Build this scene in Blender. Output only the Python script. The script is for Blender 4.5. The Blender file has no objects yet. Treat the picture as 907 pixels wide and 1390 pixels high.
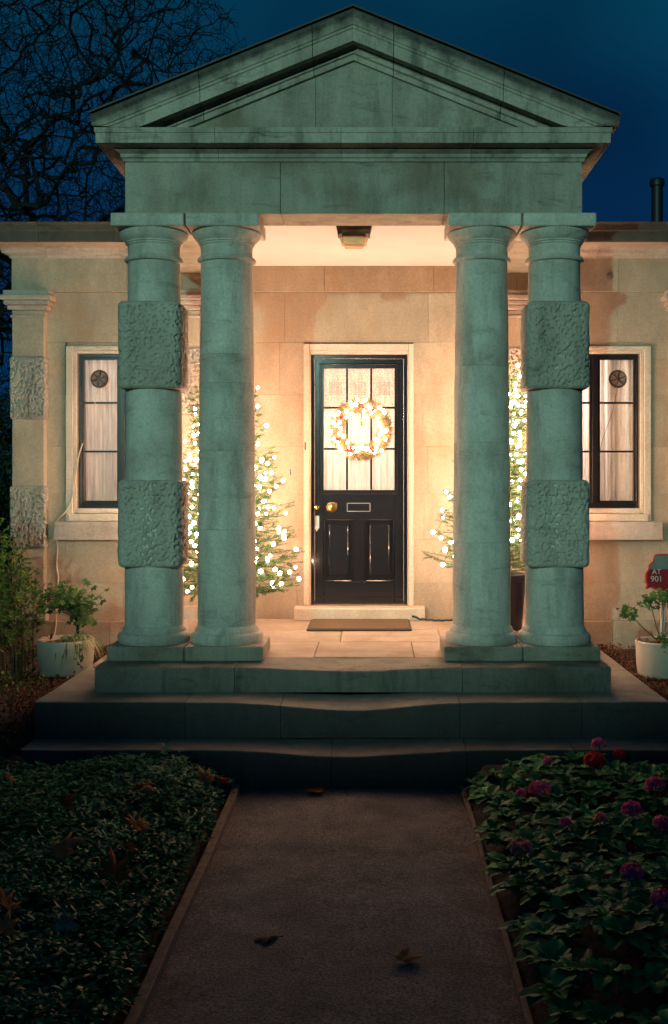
import bpy, bmesh, math, random
from mathutils import Vector, Matrix, Euler, noise
S = bpy.context.scene
COL = S.collection
R = math.radians
PI = math.pi
# ---------------------------------------------------------------- camera
cam_d = bpy.data.cameras.new('camera'); cam = bpy.data.objects.new('camera', cam_d); COL.objects.link(cam)
cam.location = (0.145, -9.8, 1.254); cam.rotation_euler = (R(90), 0, 0)
cam_d.sensor_fit = 'HORIZONTAL'; cam_d.sensor_width = 36; cam_d.lens = 59.54
cam_d.shift_x = -0.0612; cam_d.shift_y = -0.0529
cam_d.clip_end = 500; cam_d.clip_start = 0.05
S.camera = cam
# ---------------------------------------------------------------- world (blue hour sky)
W = bpy.data.worlds.new('World'); S.world = W; W.use_nodes = True
nt = W.node_tree; nt.nodes.clear()
def N(t, typ, **kw):
    n = t.nodes.new(typ)
    for k, v in kw.items(): setattr(n, k, v)
    return n
wo = N(nt, 'ShaderNodeOutputWorld'); bg = N(nt, 'ShaderNodeBackground')
tc = N(nt, 'ShaderNodeTexCoord'); sep = N(nt, 'ShaderNodeSeparateXYZ')
nz = N(nt, 'ShaderNodeTexNoise'); nz.inputs['Scale'].default_value = 2.6; nz.inputs['Detail'].default_value = 2
nt.links.new(tc.outputs['Generated'], nz.inputs['Vector']); nt.links.new(tc.outputs['Generated'], sep.inputs[0])
rp = N(nt, 'ShaderNodeValToRGB')
rp.color_ramp.elements[0].position = 0.0; rp.color_ramp.elements[0].color = (0.002, 0.032, 0.110, 1)
rp.color_ramp.elements[1].position = 0.85; rp.color_ramp.elements[1].color = (0.001, 0.020, 0.052, 1)
e = rp.color_ramp.elements.new(0.22); e.color = (0.002, 0.030, 0.098, 1)
e = rp.color_ramp.elements.new(0.42); e.color = (0.0015, 0.052, 0.098, 1)
nt.links.new(sep.outputs['Z'], rp.inputs[0])
rn = N(nt, 'ShaderNodeValToRGB'); rn.color_ramp.elements[0].position = 0.40; rn.color_ramp.elements[0].color = (0.5, 0.5, 0.62, 1)
rn.color_ramp.elements[1].position = 0.58; rn.color_ramp.elements[1].color = (1.0, 1.0, 1.0, 1)
nt.links.new(nz.outputs[0], rn.inputs[0])
mx = N(nt, 'ShaderNodeMix', data_type='RGBA', blend_type='MULTIPLY'); mx.inputs[0].default_value = 1
nt.links.new(rp.outputs[0], mx.inputs[6]); nt.links.new(rn.outputs[0], mx.inputs[7])
nt.links.new(mx.outputs[2], bg.inputs[0]); bg.inputs[1].default_value = .9
nt.links.new(bg.outputs[0], wo.inputs[0])
# ---------------------------------------------------------------- light: a green mercury street lamp behind the viewer
ld = bpy.data.lights.new('street_lamp_light', 'SPOT'); lo = bpy.data.objects.new('street_lamp_light', ld); COL.objects.link(lo)
LAMP = Vector((-3.0, -17.0, 4.2)); AIM = Vector((0.0, -2.2, 5.35))
lo.location = LAMP; lo.rotation_euler = (AIM - LAMP).to_track_quat('-Z', 'Y').to_euler()
ld.energy = 5100; ld.color = (0.40, 0.80, 0.69); ld.spot_size = R(47); ld.spot_blend = 0.45; ld.shadow_soft_size = 0.12
BULB_POWER = 145.0
S.view_settings.view_transform = 'Standard'; S.view_settings.look = 'None'; S.view_settings.exposure = 0; S.view_settings.gamma = 1
S.render.engine = 'CYCLES'
try:
    S.cycles.use_light_tree = True; S.cycles.sample_clamp_indirect = 4; S.cycles.max_bounces = 6
except Exception: pass

# ---------------------------------------------------------------- materials
def newmat(name):
    m = bpy.data.materials.new(name); m.use_nodes = True
    return m, m.node_tree, m.node_tree.nodes['Principled BSDF']
def ramp(t, fac, stops):
    r = N(t, 'ShaderNodeValToRGB'); cr = r.color_ramp
    cr.elements[0].position = stops[0][0]; cr.elements[0].color = (*stops[0][1], 1)
    cr.elements[1].position = stops[-1][0]; cr.elements[1].color = (*stops[-1][1], 1)
    for p, c in stops[1:-1]:
        e = cr.elements.new(p); e.color = (*c, 1)
    t.links.new(fac, r.inputs[0]); return r.outputs[0]
def noise_tex(t, vec, scale, detail=4, rough=.55, stretch=None, dist=0):
    if stretch:
        mp = N(t, 'ShaderNodeMapping'); mp.inputs['Scale'].default_value = stretch
        t.links.new(vec, mp.inputs[0]); vec = mp.outputs[0]
    n = N(t, 'ShaderNodeTexNoise'); n.inputs['Scale'].default_value = scale; n.inputs['Detail'].default_value = detail
    n.inputs['Roughness'].default_value = rough; n.inputs['Distortion'].default_value = dist
    t.links.new(vec, n.inputs['Vector']); return n.outputs[0]
def mixc(t, fac, a, b, mode='MIX'):
    m = N(t, 'ShaderNodeMix', data_type='RGBA', blend_type=mode)
    for i, v in ((0, fac), (6, a), (7, b)):
        if isinstance(v, (int, float)): m.inputs[i].default_value = v
        elif isinstance(v, tuple): m.inputs[i].default_value = (*v, 1)
        else: t.links.new(v, m.inputs[i])
    return m.outputs[2]
def bump(t, b, h, strength=.3, dist=.01):
    n = N(t, 'ShaderNodeBump'); n.inputs['Strength'].default_value = strength; n.inputs['Distance'].default_value = dist
    t.links.new(h, n.inputs['Height']); t.links.new(n.outputs[0], b.inputs['Normal'])
def objvec(t):
    tc = N(t, 'ShaderNodeTexCoord'); oi = N(t, 'ShaderNodeObjectInfo')
    ad = N(t, 'ShaderNodeVectorMath', operation='ADD'); sc = N(t, 'ShaderNodeMath', operation='MULTIPLY'); sc.inputs[1].default_value = 37.0
    t.links.new(oi.outputs['Random'], sc.inputs[0]); t.links.new(tc.outputs['Object'], ad.inputs[0]); t.links.new(sc.outputs[0], ad.inputs[1])
    return ad.outputs[0], tc.outputs['Object'], oi.outputs['Random']
def stone(name, base, stain=(.30, .17, .07), dirt=(.12, .10, .07), stain_amt=.5, dirt_amt=.35, var=.14, bs=.25, rough=.85, drip=0):
    m, t, b = newmat(name); v, pos, rnd = objvec(t)
    big = noise_tex(t, pos, 1.7, 6, .6); med = noise_tex(t, v, 5, 8, .65, (1, 1, .35)); fine = noise_tex(t, v, 60, 4, .7)
    strk = noise_tex(t, v, 3.0, 7, .7, (1, 1, 3.5), .8)
    hi = tuple(min(1, c*1.14) for c in base); lo_ = tuple(c*.80 for c in base)
    c = ramp(t, med, [(.3, lo_), (.7, hi)])
    f = ramp(t, big, [(.50, (0, 0, 0)), (.68, (stain_amt,)*3)]); c = mixc(t, f, c, stain)
    f2 = ramp(t, strk, [(.56, (0, 0, 0)), (.74, (dirt_amt,)*3)]); c = mixc(t, f2, c, dirt)
    if drip:
        f4 = ramp(t, noise_tex(t, v, 2.2, 7, .72, (3.2, 3.2, .55), .3), [(.50, (0, 0, 0)), (.66, (drip,)*3)]); c = mixc(t, f4, c, dirt)
    f3 = ramp(t, fine, [(.36, (.75,)*3), (.6, (1, 1, 1))]); c = mixc(t, .8, c, f3, 'MULTIPLY')
    vr = ramp(t, rnd, [(0, (1-var,)*3), (1, (1, 1, 1))]); c = mixc(t, 1, c, vr, 'MULTIPLY')
    t.links.new(c, b.inputs['Base Color']); b.inputs['Roughness'].default_value = rough
    h = mixc(t, .5, med, fine); bump(t, b, h, bs, .012); return m
def plain(name, col, rough=.5, metal=0, bs=0, var=0, scale=8, coat=0):
    m, t, b = newmat(name); b.inputs['Base Color'].default_value = (*col, 1); b.inputs['Roughness'].default_value = rough; b.inputs['Metallic'].default_value = metal
    if coat: b.inputs['Coat Weight'].default_value = coat
    v, pos, rnd = objvec(t); n = noise_tex(t, v, scale, 6, .6)
    if var:
        c = ramp(t, n, [(.3, tuple(k*(1-var) for k in col)), (.7, tuple(min(1, k*(1+var)) for k in col))]); t.links.new(c, b.inputs['Base Color'])
    if bs: bump(t, b, n, bs, .01)
    return m
def leafmat(name, a, b_, rough=.5, trans=.15):
    m, t, b = newmat(name); g = N(t, 'ShaderNodeNewGeometry'); tc = N(t, 'ShaderNodeTexCoord')
    c = ramp(t, g.outputs['Random Per Island'], [(0, a), (.8, b_), (1, tuple(min(1, k*1.7) for k in b_))])
    n = noise_tex(t, tc.outputs['Object'], 45, 3); c = mixc(t, .35, c, n, 'OVERLAY')
    t.links.new(c, b.inputs['Base Color']); b.inputs['Roughness'].default_value = rough; b.inputs['Specular IOR Level'].default_value = .12
    tr = N(t, 'ShaderNodeBsdfTranslucent'); t.links.new(c, tr.inputs[0]); ms = N(t, 'ShaderNodeMixShader'); ms.inputs[0].default_value = trans
    out = t.nodes['Material Output']; t.links.new(b.outputs[0], ms.inputs[1]); t.links.new(tr.outputs[0], ms.inputs[2]); t.links.new(ms.outputs[0], out.inputs[0])
    return m
M = {}
M['wall'] = stone('wall_limestone', (.46, .37, .265), stain=(.40, .20, .075), stain_amt=.42, dirt_amt=.18)
M['portico'] = stone('portico_limestone', (.37, .33, .25), stain=(.17, .10, .05), dirt=(.035, .035, .03), stain_amt=.65, dirt_amt=.6, bs=.35, drip=.32)
M['colstone'] = stone('column_limestone', (.60, .55, .46), stain=(.20, .13, .07), dirt=(.06, .06, .05), stain_amt=.45, dirt_amt=.5, bs=.35, drip=.35)
M['kerb'] = stone('dark_kerb_stone', (.22, .20, .155), stain=(.09, .07, .045), dirt=(.03, .035, .025), stain_amt=.6, dirt_amt=.7, bs=.4, drip=.6)  # kerb stone with a darker base and heavy random stains
M['cornice'] = stone('cornice_limestone', (.40, .36, .28), stain=(.10, .07, .045), dirt=(.03, .03, .025), stain_amt=.5, dirt_amt=.7, bs=.4, drip=.6)
M['rake'] = stone('raking_cornice_limestone', (.43, .37, .29), stain=(.10, .07, .045), dirt=(.03, .03, .025), stain_amt=.5, dirt_amt=.7, bs=.4, drip=.7)
t = M['rake'].node_tree; b = t.nodes['Principled BSDF']; tc = N(t, 'ShaderNodeTexCoord'); sp_ = N(t, 'ShaderNodeSeparateXYZ'); t.links.new(tc.outputs['Object'], sp_.inputs[0])
ab = N(t, 'ShaderNodeMath', operation='ABSOLUTE'); t.links.new(sp_.outputs[0], ab.inputs[0]); ma = N(t, 'ShaderNodeMath', operation='MULTIPLY_ADD'); ma.inputs[1].default_value = .405
t.links.new(ab.outputs[0], ma.inputs[0]); t.links.new(sp_.outputs[2], ma.inputs[2])
an = N(t, 'ShaderNodeMath', operation='MULTIPLY_ADD'); an.inputs[1].default_value = .14; t.links.new(noise_tex(t, tc.outputs['Object'], 6, 6, .7), an.inputs[0]); t.links.new(ma.outputs[0], an.inputs[2])
grime = ramp(t, an.outputs[0], [(0, (0, 0, 0)), (1, (.88,)*3)]); rn_ = grime.node.color_ramp
mr = N(t, 'ShaderNodeMapRange'); mr.inputs['From Min'].default_value = 4.325; mr.inputs['From Max'].default_value = 4.40; t.links.new(an.outputs[0], mr.inputs[0]); t.links.new(mr.outputs[0], grime.node.inputs[0])
src = b.inputs['Base Color'].links[0].from_socket; t.links.new(mixc(t, grime, src, (.018, .02, .018)), b.inputs['Base Color'])
M['coping'] = stone('weathered_coping_stone', (.10, .085, .062), stain=(.04, .033, .025), dirt=(.015, .015, .012), stain_amt=.8, dirt_amt=.8, bs=.5)
M['rustic'] = stone('rusticated_limestone', (.46, .41, .33), stain=(.15, .10, .06), dirt=(.04, .04, .035), stain_amt=.3, dirt_amt=.5, bs=.6, drip=.3)
M['floor'] = stone('paving_limestone', (.44, .35, .26), stain=(.25, .13, .07), dirt=(.10, .07, .05), stain_amt=.5, dirt_amt=.4, bs=.3)
M['step'] = stone('step_stone', (.10, .09, .075), stain=(.10, .075, .05), dirt=(.03, .03, .025), stain_amt=.6, dirt_amt=.6, bs=.4)  # dark copy of the step stone; riser shade put into its colour
M['tread'] = stone('lit_tread_stone', (.30, .26, .21), stain=(.12, .09, .06), dirt=(.05, .045, .035), stain_amt=.5, dirt_amt=.5, bs=.4)  # pale copy of the step stone; light on the treads painted in
M['surround'] = stone('painted_stone_surround', (.66, .56, .44), stain=(.45, .30, .18), stain_amt=.3, dirt_amt=.2, var=.05, bs=.12, rough=.6)
M['sill'] = stone('sill_stone', (.50, .42, .35), stain=(.40, .25, .17), dirt=(.12, .10, .08), stain_amt=.5, dirt_amt=.5, bs=.5)
M['mortar'] = plain('mortar', (.16, .12, .08), .95, var=.3, bs=.3, scale=30)
M['ceiling'] = plain('white_ceiling_paint', (.68, .64, .60), .7, var=.05, scale=3)
M['black'] = plain('black_gloss_paint', (.012, .013, .016), .16, bs=.06, scale=14, coat=.3)
M['winblack'] = plain('black_window_paint', (.012, .012, .012), .25, bs=.05, scale=20)
M['lead'] = plain('roof_lead', (.02, .022, .02), .6, var=.3, bs=.2)
M['brass'] = plain('polished_brass', (.75, .45, .16), .22, 1)
M['chrome'] = plain('dull_steel', (.5, .45, .4), .3, 1)
M['lampbody'] = plain('bronze_lamp_body', (.07, .055, .035), .4, .4)
M['amber'] = plain('amber_lamp_glass', (.85, .55, .28), .25)
M['mat'] = plain('coir_mat', (.13, .085, .045), .95, var=.4, bs=.8, scale=160)
M['rubber'] = plain('black_rubber', (.03, .025, .02), .6)
M['cable'] = plain('dark_cable', (.03, .03, .025), .5)
M['whitecable'] = plain('cream_cable', (.60, .50, .38), .5)
M['soil'] = plain('dark_soil', (.030, .020, .013), .95, var=.6, bs=.9, scale=22)
M['wood'] = plain('weathered_edging_timber', (.19, .13, .09), .85, var=.35, bs=.5, scale=24)
M['bark'] = plain('dark_bark', (.020, .018, .016), .9, var=.3, bs=.4)
M['stem'] = plain('green_brown_stem', (.10, .11, .05), .7, var=.4)
M['pot'] = plain('cream_glazed_pot', (.62, .52, .40), .5, var=.12, bs=.08, scale=5)
M['tub'] = plain('dark_navy_tub', (.035, .03, .045), .35, var=.2)
M['flue'] = plain('black_flue_metal', (.012, .012, .014), .5)
M['lace'] = None
M['needle'] = leafmat('fir_needles', (.03, .09, .035), (.07, .16, .06), .55, .1)
M['ground_leaf'] = leafmat('small_glossy_leaves', (.006, .075, .035), (.018, .16, .06), .38, .1)
M['prim_leaf'] = leafmat('primula_leaves', (.012, .12, .035), (.035, .22, .06), .5, .12)
M['shrub_leaf'] = leafmat('shrub_leaves', (.04, .11, .02), (.12, .22, .04), .5, .2)
M['pot_leaf'] = leafmat('pot_plant_leaves', (.04, .10, .03), (.10, .18, .05), .5, .2)
M['spider'] = leafmat('striped_grassy_leaves', (.16, .22, .08), (.35, .38, .20), .5, .2)
M['dark_leaf'] = leafmat('evergreen_leaves', (.012, .035, .015), (.04, .08, .02), .5, .1)
M['pink'] = leafmat('magenta_petals', (.62, .06, .17), (.85, .20, .34), .6, .25)
M['rosepink'] = leafmat('salmon_petals', (.55, .16, .12), (.70, .35, .25), .6, .25)
M['red'] = leafmat('red_petals', (.65, .02, .03), (.85, .05, .06), .6, .25)
M['redleaf'] = leafmat('red_leaf', (.35, .05, .03), (.45, .08, .05), .5, .2)
M['fall'] = leafmat('dry_plane_leaf', (.28, .10, .03), (.42, .18, .06), .8, .45)
M['litter'] = leafmat('damp_leaf_litter', (.05, .022, .013), (.15, .065, .035), .85, .1)
M['fallpale'] = leafmat('pale_dry_leaf', (.40, .22, .09), (.50, .30, .13), .8, .45)
M['silver'] = leafmat('grey_upturned_leaf', (.42, .34, .22), (.5, .42, .28), .6, .1)
M['berry'] = plain('red_wreath_berry', (.55, .03, .02), .3)
M['signred'] = plain('sign_red_enamel', (.30, .015, .02), .35, var=.1)
M['signgrey'] = plain('sign_grey_enamel', (.20, .21, .18), .4, var=.1)
M['signrim'] = plain('sign_scarlet_rim', (.60, .06, .035), .4)
M['signwhite'] = plain('sign_pale_lettering', (.62, .55, .5), .5)
M['post'] = plain('white_post_paint', (.62, .55, .47), .6, var=.1)
M['roomwall'] = plain('pale_room_wall', (.75, .68, .58), .9)
# path asphalt with fine gravel
m, t, b = newmat('path_asphalt'); v, pos, rnd = objvec(t)
c = ramp(t, noise_tex(t, pos, 90, 3, .7), [(.32, (.08, .070, .062)), (.52, (.29, .25, .215)), (.72, (.50, .44, .385))])
c2 = ramp(t, noise_tex(t, pos, 3.2, 6, .65), [(.36, (.55,)*3), (.62, (1, 1, 1))]); c = mixc(t, 1, c, c2, 'MULTIPLY')
t.links.new(c, b.inputs['Base Color']); b.inputs['Roughness'].default_value = .93; bump(t, b, noise_tex(t, pos, 120, 3, .7), .9, .012); M['path'] = m
# bulbs
def emis(name, col, st):
    m, t, b = newmat(name); b.inputs['Base Color'].default_value = (.9, .8, .6, 1); b.inputs['Emission Color'].default_value = (*col, 1); b.inputs['Emission Strength'].default_value = st; return m
M['bulb'] = emis('lit_fairy_bulb', (1.0, .595, .40), BULB_POWER)
M['wbulb'] = emis('lit_wreath_bulb', (1.0, .62, .42), BULB_POWER*.75)
# glass: thin clear pane
m, t, b = newmat('window_glass'); t.nodes.remove(b); gl = N(t, 'ShaderNodeBsdfGlossy'); gl.inputs['Roughness'].default_value = .03; tr = N(t, 'ShaderNodeBsdfTransparent')
fr = N(t, 'ShaderNodeFresnel'); fr.inputs[0].default_value = 1.5; ms = N(t, 'ShaderNodeMixShader')
t.links.new(fr.outputs[0], ms.inputs[0]); t.links.new(tr.outputs[0], ms.inputs[1]); t.links.new(gl.outputs[0], ms.inputs[2]); t.links.new(ms.outputs[0], t.nodes['Material Output'].inputs[0]); M['glass'] = m
# curtain cloth: diffuse + translucent
def cloth(name, col, lace=0, tr_amt=.55):
    m, t, b = newmat(name); t.nodes.remove(b); tc = N(t, 'ShaderNodeTexCoord'); d = N(t, 'ShaderNodeBsdfDiffuse'); tr = N(t, 'ShaderNodeBsdfTranslucent'); ms = N(t, 'ShaderNodeMixShader'); ms.inputs[0].default_value = tr_amt
    n = noise_tex(t, tc.outputs['Object'], 40, 3, .6, (1, 1, .1)); c = ramp(t, n, [(.3, tuple(k*.72 for k in col)), (.6, col)])
    if lace:
        vo = N(t, 'ShaderNodeTexVoronoi'); vo.feature = 'DISTANCE_TO_EDGE'; vo.inputs['Scale'].default_value = lace*2; t.links.new(tc.outputs['Object'], vo.inputs[0])
        f = ramp(t, vo.outputs[0], [(.03, (1, 1, 1)), (.12, (.68, .64, .60))]); c = mixc(t, 1, c, f, 'MULTIPLY')
    t.links.new(c, d.inputs[0]); t.links.new(c, tr.inputs[0]); t.links.new(d.outputs[0], ms.inputs[1]); t.links.new(tr.outputs[0], ms.inputs[2]); t.links.new(ms.outputs[0], t.nodes['Material Output'].inputs[0]); return m
M['vent'] = cloth('grey_vent_plastic', (.36, .30, .28), 0, .5); M['curtain'] = cloth('net_curtain', (.80, .75, .71)); M['lace'] = cloth('lace_curtain', (.80, .72, .64), 55); M['lacefine'] = cloth('patterned_lace', (.78, .70, .62), 24)

# ---------------------------------------------------------------- mesh helpers
def mk(name, verts, faces, mat, parent=None, smooth=False, loc=None):
    me = bpy.data.meshes.new(name); me.from_pydata([tuple(v) for v in verts], [], faces); me.update()
    bm = bmesh.new(); bm.from_mesh(me)
    if len(faces) < 60000 and not name.startswith('_'): bmesh.ops.recalc_face_normals(bm, faces=bm.faces)
    bm.to_mesh(me); bm.free()
    return link(name, me, mat, parent, smooth, loc)
def link(name, me, mat, parent=None, smooth=False, loc=None):
    if mat and not me.materials: me.materials.append(mat)
    if smooth:
        me.polygons.foreach_set('use_smooth', [True]*len(me.polygons))
    o = bpy.data.objects.new(name, me); COL.objects.link(o)
    if parent: o.parent = parent
    if loc: o.location = loc
    return o
def from_bm(name, bm, mat, parent=None, smooth=False, loc=None):
    me = bpy.data.meshes.new(name); bmesh.ops.recalc_face_normals(bm, faces=bm.faces); bm.to_mesh(me); bm.free()
    return link(name, me, mat, parent, smooth, loc)
def addbox(bm, x0, x1, y0, y1, z0, z1, bev=0):
    vs = [bm.verts.new((x, y, z)) for z in (z0, z1) for y in (y0, y1) for x in (x0, x1)]
    fs = [(0, 1, 3, 2), (4, 6, 7, 5), (0, 4, 5, 1), (2, 3, 7, 6), (0, 2, 6, 4), (1, 5, 7, 3)]
    nf = [bm.faces.new([vs[i] for i in f]) for f in fs]
    if bev:
        es = list({e for f in nf for e in f.edges}); bmesh.ops.bevel(bm, geom=es, offset=bev, segments=2 if bev > .006 else 1, affect='EDGES', profile=.5)
def box(name, x0, x1, y0, y1, z0, z1, mat, parent=None, bev=.004, loc=None):
    bm = bmesh.new(); addbox(bm, min(x0, x1), max(x0, x1), y0, y1, z0, z1, bev); return from_bm(name, bm, mat, parent, False, loc)
def boxes(name, lst, mat, parent=None, bev=.003):
    bm = bmesh.new()
    for a in lst: addbox(bm, *a, bev)
    return from_bm(name, bm, mat, parent)
def lathe(name, prof, mat, parent=None, n=48, loc=None, wob=0, smooth=True):
    vs, fs = [], []
    for k, (r, z) in enumerate(prof):
        for i in range(n):
            a = 2*PI*i/n; rr = r
            if wob: rr += wob*noise.noise(Vector((math.cos(a)*3, math.sin(a)*3, z*5)))
            vs.append((rr*math.cos(a), rr*math.sin(a), z))
    for k in range(len(prof)-1):
        for i in range(n):
            j = (i+1) % n; fs.append((k*n+i, k*n+j, (k+1)*n+j, (k+1)*n+i))
    fs.append(tuple(range(n-1, -1, -1))); fs.append(tuple(range((len(prof)-1)*n, len(prof)*n)))
    o = mk(name, vs, fs, mat, parent, False, loc)
    if smooth:
        for p in o.data.polygons:
            if len(p.vertices) == 4: p.use_smooth = True
        try: o.data.set_sharp_from_angle(angle=R(38))
        except Exception: pass
    return o
def extr(name, prof, path, mat, parent=None, up=None):
    """prof: list of (d,z) closed; path: list of (x,y, nx,ny, dz) where d moves along (nx,ny)"""
    vs, fs = [], []; n = len(prof)
    for (x, y, nx, ny, f) in path:
        for d, z in prof:
            vs.append((x+nx*d, y+ny*d, f(z) if callable(f) else z+f))
    for k in range(len(path)-1):
        for i in range(n):
            j = (i+1) % n; fs.append((k*n+i, k*n+j, (k+1)*n+j, (k+1)*n+i))
    fs.append(tuple(range(n-1, -1, -1))); fs.append(tuple(range((len(path)-1)*n, len(path)*n)))
    return mk(name, vs, fs, mat, parent)
def tube_into(V, F, pts, rads, n=5):
    base = len(V)
    for k, p in enumerate(pts):
        p = Vector(p)
        d = (Vector(pts[min(k+1, len(pts)-1)])-Vector(pts[max(k-1, 0)]))
        if d.length < 1e-6: d = Vector((0, 0, 1))
        d.normalize(); u = d.cross(Vector((0.13, 1, 0.07)));
        if u.length < .05: u = d.cross(Vector((1, 0, 0)))
        u.normalize(); w = d.cross(u); r = rads[k] if isinstance(rads, (list, tuple)) else rads
        for i in range(n):
            a = 2*PI*i/n; V.append(p+u*math.cos(a)*r+w*math.sin(a)*r)
    for k in range(len(pts)-1):
        for i in range(n):
            j = (i+1) % n; F.append((base+k*n+i, base+k*n+j, base+(k+1)*n+j, base+(k+1)*n+i))
    F.append(tuple(base+i for i in range(n-1, -1, -1))); F.append(tuple(base+(len(pts)-1)*n+i for i in range(n)))
def tube(name, pts, r, mat, parent=None, n=6, smooth=True, loc=None):
    V, F = [], []; tube_into(V, F, pts, r, n); return mk(name, V, F, mat, parent, smooth, loc)
def thing(name, label, cat, loc=(0, 0, 0), group=None, kind=None):
    o = bpy.data.objects.new(name, None); COL.objects.link(o); o.location = loc; o.empty_display_size = .1
    return tag(o, label, cat, group, kind)
def tag(o, label=None, cat=None, group=None, kind=None):
    if label: o['label'] = label
    if cat: o['category'] = cat
    if group: o['group'] = group
    if kind: o['kind'] = kind
    return o
def ball_mesh(name, r, sub=2):
    bm = bmesh.new(); bmesh.ops.create_icosphere(bm, subdivisions=sub, radius=r); me = bpy.data.meshes.new(name); bm.to_mesh(me); bm.free()
    me.polygons.foreach_set('use_smooth', [True]*len(me.polygons)); return me
rnd = random.Random(7)

# ================================================================ GROUND, PATH
YS = -3.12   # front of the lowest step
def gz(x, y):
    ax = abs(x); side = -.24
    f = min(1, max(0, (y+3.6)/1.0)); s = f*f*(3-2*f); z = -.60*(1-s)+side*s
    if y > .2 or ax > 6: z = z
    return z+.02*noise.noise(Vector((x*1.3, y*1.3, 0)))+.012*noise.noise(Vector((x*6, y*6, 2)))
V, F = [], []; xs = [-150, -60, -25, -12]+[-8+.16*i for i in range(101)]+[12, 25, 60, 150]; ys = [-60, -30, -18]+[-12+.16*i for i in range(101)]+[8, 16, 40, 150, 300]
for y in ys:
    for x in xs:
        z = gz(x, y)
        if abs(x) < .80 and y < -3.0: z = -.66
        if abs(x) < 2.9 and -3.2 < y: z = min(z, -.27)
        if abs(x) < 1.95 and y > -3.1: z = -.75
        V.append((x, y, z))
nx = len(xs)
for j in range(len(ys)-1):
    for i in range(nx-1): F.append((j*nx+i, j*nx+i+1, (j+1)*nx+i+1, (j+1)*nx+i))
g = mk('ground', V, F, M['soil'], smooth=True); tag(g, kind='structure')
V, F = [], []; nx = 15; ny = 60
for j in range(ny+1):
    for i in range(nx+1):
        x = -.665+1.33*i/nx; y = -14+(14+YS-.002)*j/ny; V.append((x, y, -.63+.008*noise.noise(Vector((x*3, y*2, 5)))-.012*(x/.66)**2))
for j in range(ny):
    for i in range(nx): a = j*(nx+1)+i; F.append((a, a+1, a+nx+2, a+nx+1))
p = mk('path', V, F, M['path'], smooth=True); tag(p, kind='structure')
# timber edging boards
def edging(x0, x1, h, label, seed):
    V, F = [], []; n = 60
    for k in range(n+1):
        y = -11+(11+YS-.04)*k/n; w = .010*noise.noise(Vector((y*1.1, seed, 0))); hz = .008*noise.noise(Vector((y*2.3, seed, 3)))
        for (x, z) in ((x0, -.80), (x1, -.80), (x1, h-.003), (x1-.004, h), (x0+.004, h), (x0, h-.003)): V.append((x+w, y, z+(hz if z > -.7 else 0)))
    for k in range(n):
        for i in range(6): j = (i+1) % 6; F.append((k*6+i, k*6+j, k*6+6+j, k*6+6+i))
    F.append((5, 4, 3, 2, 1, 0)); F.append(tuple(n*6+i for i in range(6)))
    tag(mk('path_edging', V, F, M['wood']), label, 'edging', 'timber edging boards of the path')
edging(-.705, -.662, -.598, 'wide weathered timber board edging the left side of the path', 1.3)
edging(.662, .685, -.605, 'thin earth-stained timber board edging the right side of the path beside the pink flowers', 8.1)

# ================================================================ STEPS AND PORCH FLOOR
steps = thing('stone_steps', 'three worn stone steps with a dished middle leading up to the porch floor', 'steps', (0, -2.8, -.63))
def slab(name, x0, x1, y0, y1, z0, z1, mat, parent, sag=0, bev=.012, off=(0, 2.8, .63)):
    """stone slab; its front edge and tread dish down toward x=0"""
    nx_ = max(2, int((x1-x0)/.07)); ny_ = 6; V, F = [], []
    def top(x, y):
        c = math.exp(-((x+.02)/.48)**2); fy = min(1, max(0, 1-(y-y0)/.40))
        return z1-sag*c*(.25+.75*fy)+.003*noise.noise(Vector((x*4, y*4, z1)))
    for i in range(nx_+1):
        x = x0+(x1-x0)*i/nx_; xe = 0
        fw = .006*noise.noise(Vector((x*2.2, z1*9, 1)))+.004*noise.noise(Vector((x*11, z1*9, 1)))+.010*max(0, noise.noise(Vector((x*6, z1*7, 4)))-.35)+sag*.35*math.exp(-(x/.5)**2)
        ring = [(y0+fw, z0), (y0+fw, top(x, y0)-bev), (y0+fw+bev*.35, top(x, y0)-bev*.3), (y0+fw+bev, top(x, y0))]
        for k in range(1, ny_+1): yy = y0+fw+bev+(y1-y0-fw-bev)*(k/ny_)**1.6; ring.append((yy, top(x, yy)))
        ring.append((y1, z0))
        for (y, z) in ring: V.append((x+off[0], y+off[1], z+off[2]))
    n = len(V)//(nx_+1)
    for i in range(nx_):
        for k in range(n): j = (k+1) % n; F.append((i*n+k, i*n+j, (i+1)*n+j, (i+1)*n+k))
    F.append(tuple(range(n-1, -1, -1))); F.append(tuple(nx_*n+k for k in range(n)))
    o = mk(name, V, F, mat, parent, False)
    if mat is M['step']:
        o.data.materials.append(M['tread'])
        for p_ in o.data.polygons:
            if p_.normal.z > .6: p_.material_index = 1  # upward faces take the painted-lit copy, risers keep the shaded one
    return o
def row(xs_, y0, y1, z0, z1, sag, mat, name='step_stone', parent=None):
    for a, b_ in zip(xs_[:-1], xs_[1:]): slab(name, a+.0018, b_-.0018, y0, y1, z0, z1, mat, parent or steps, sag)
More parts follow.
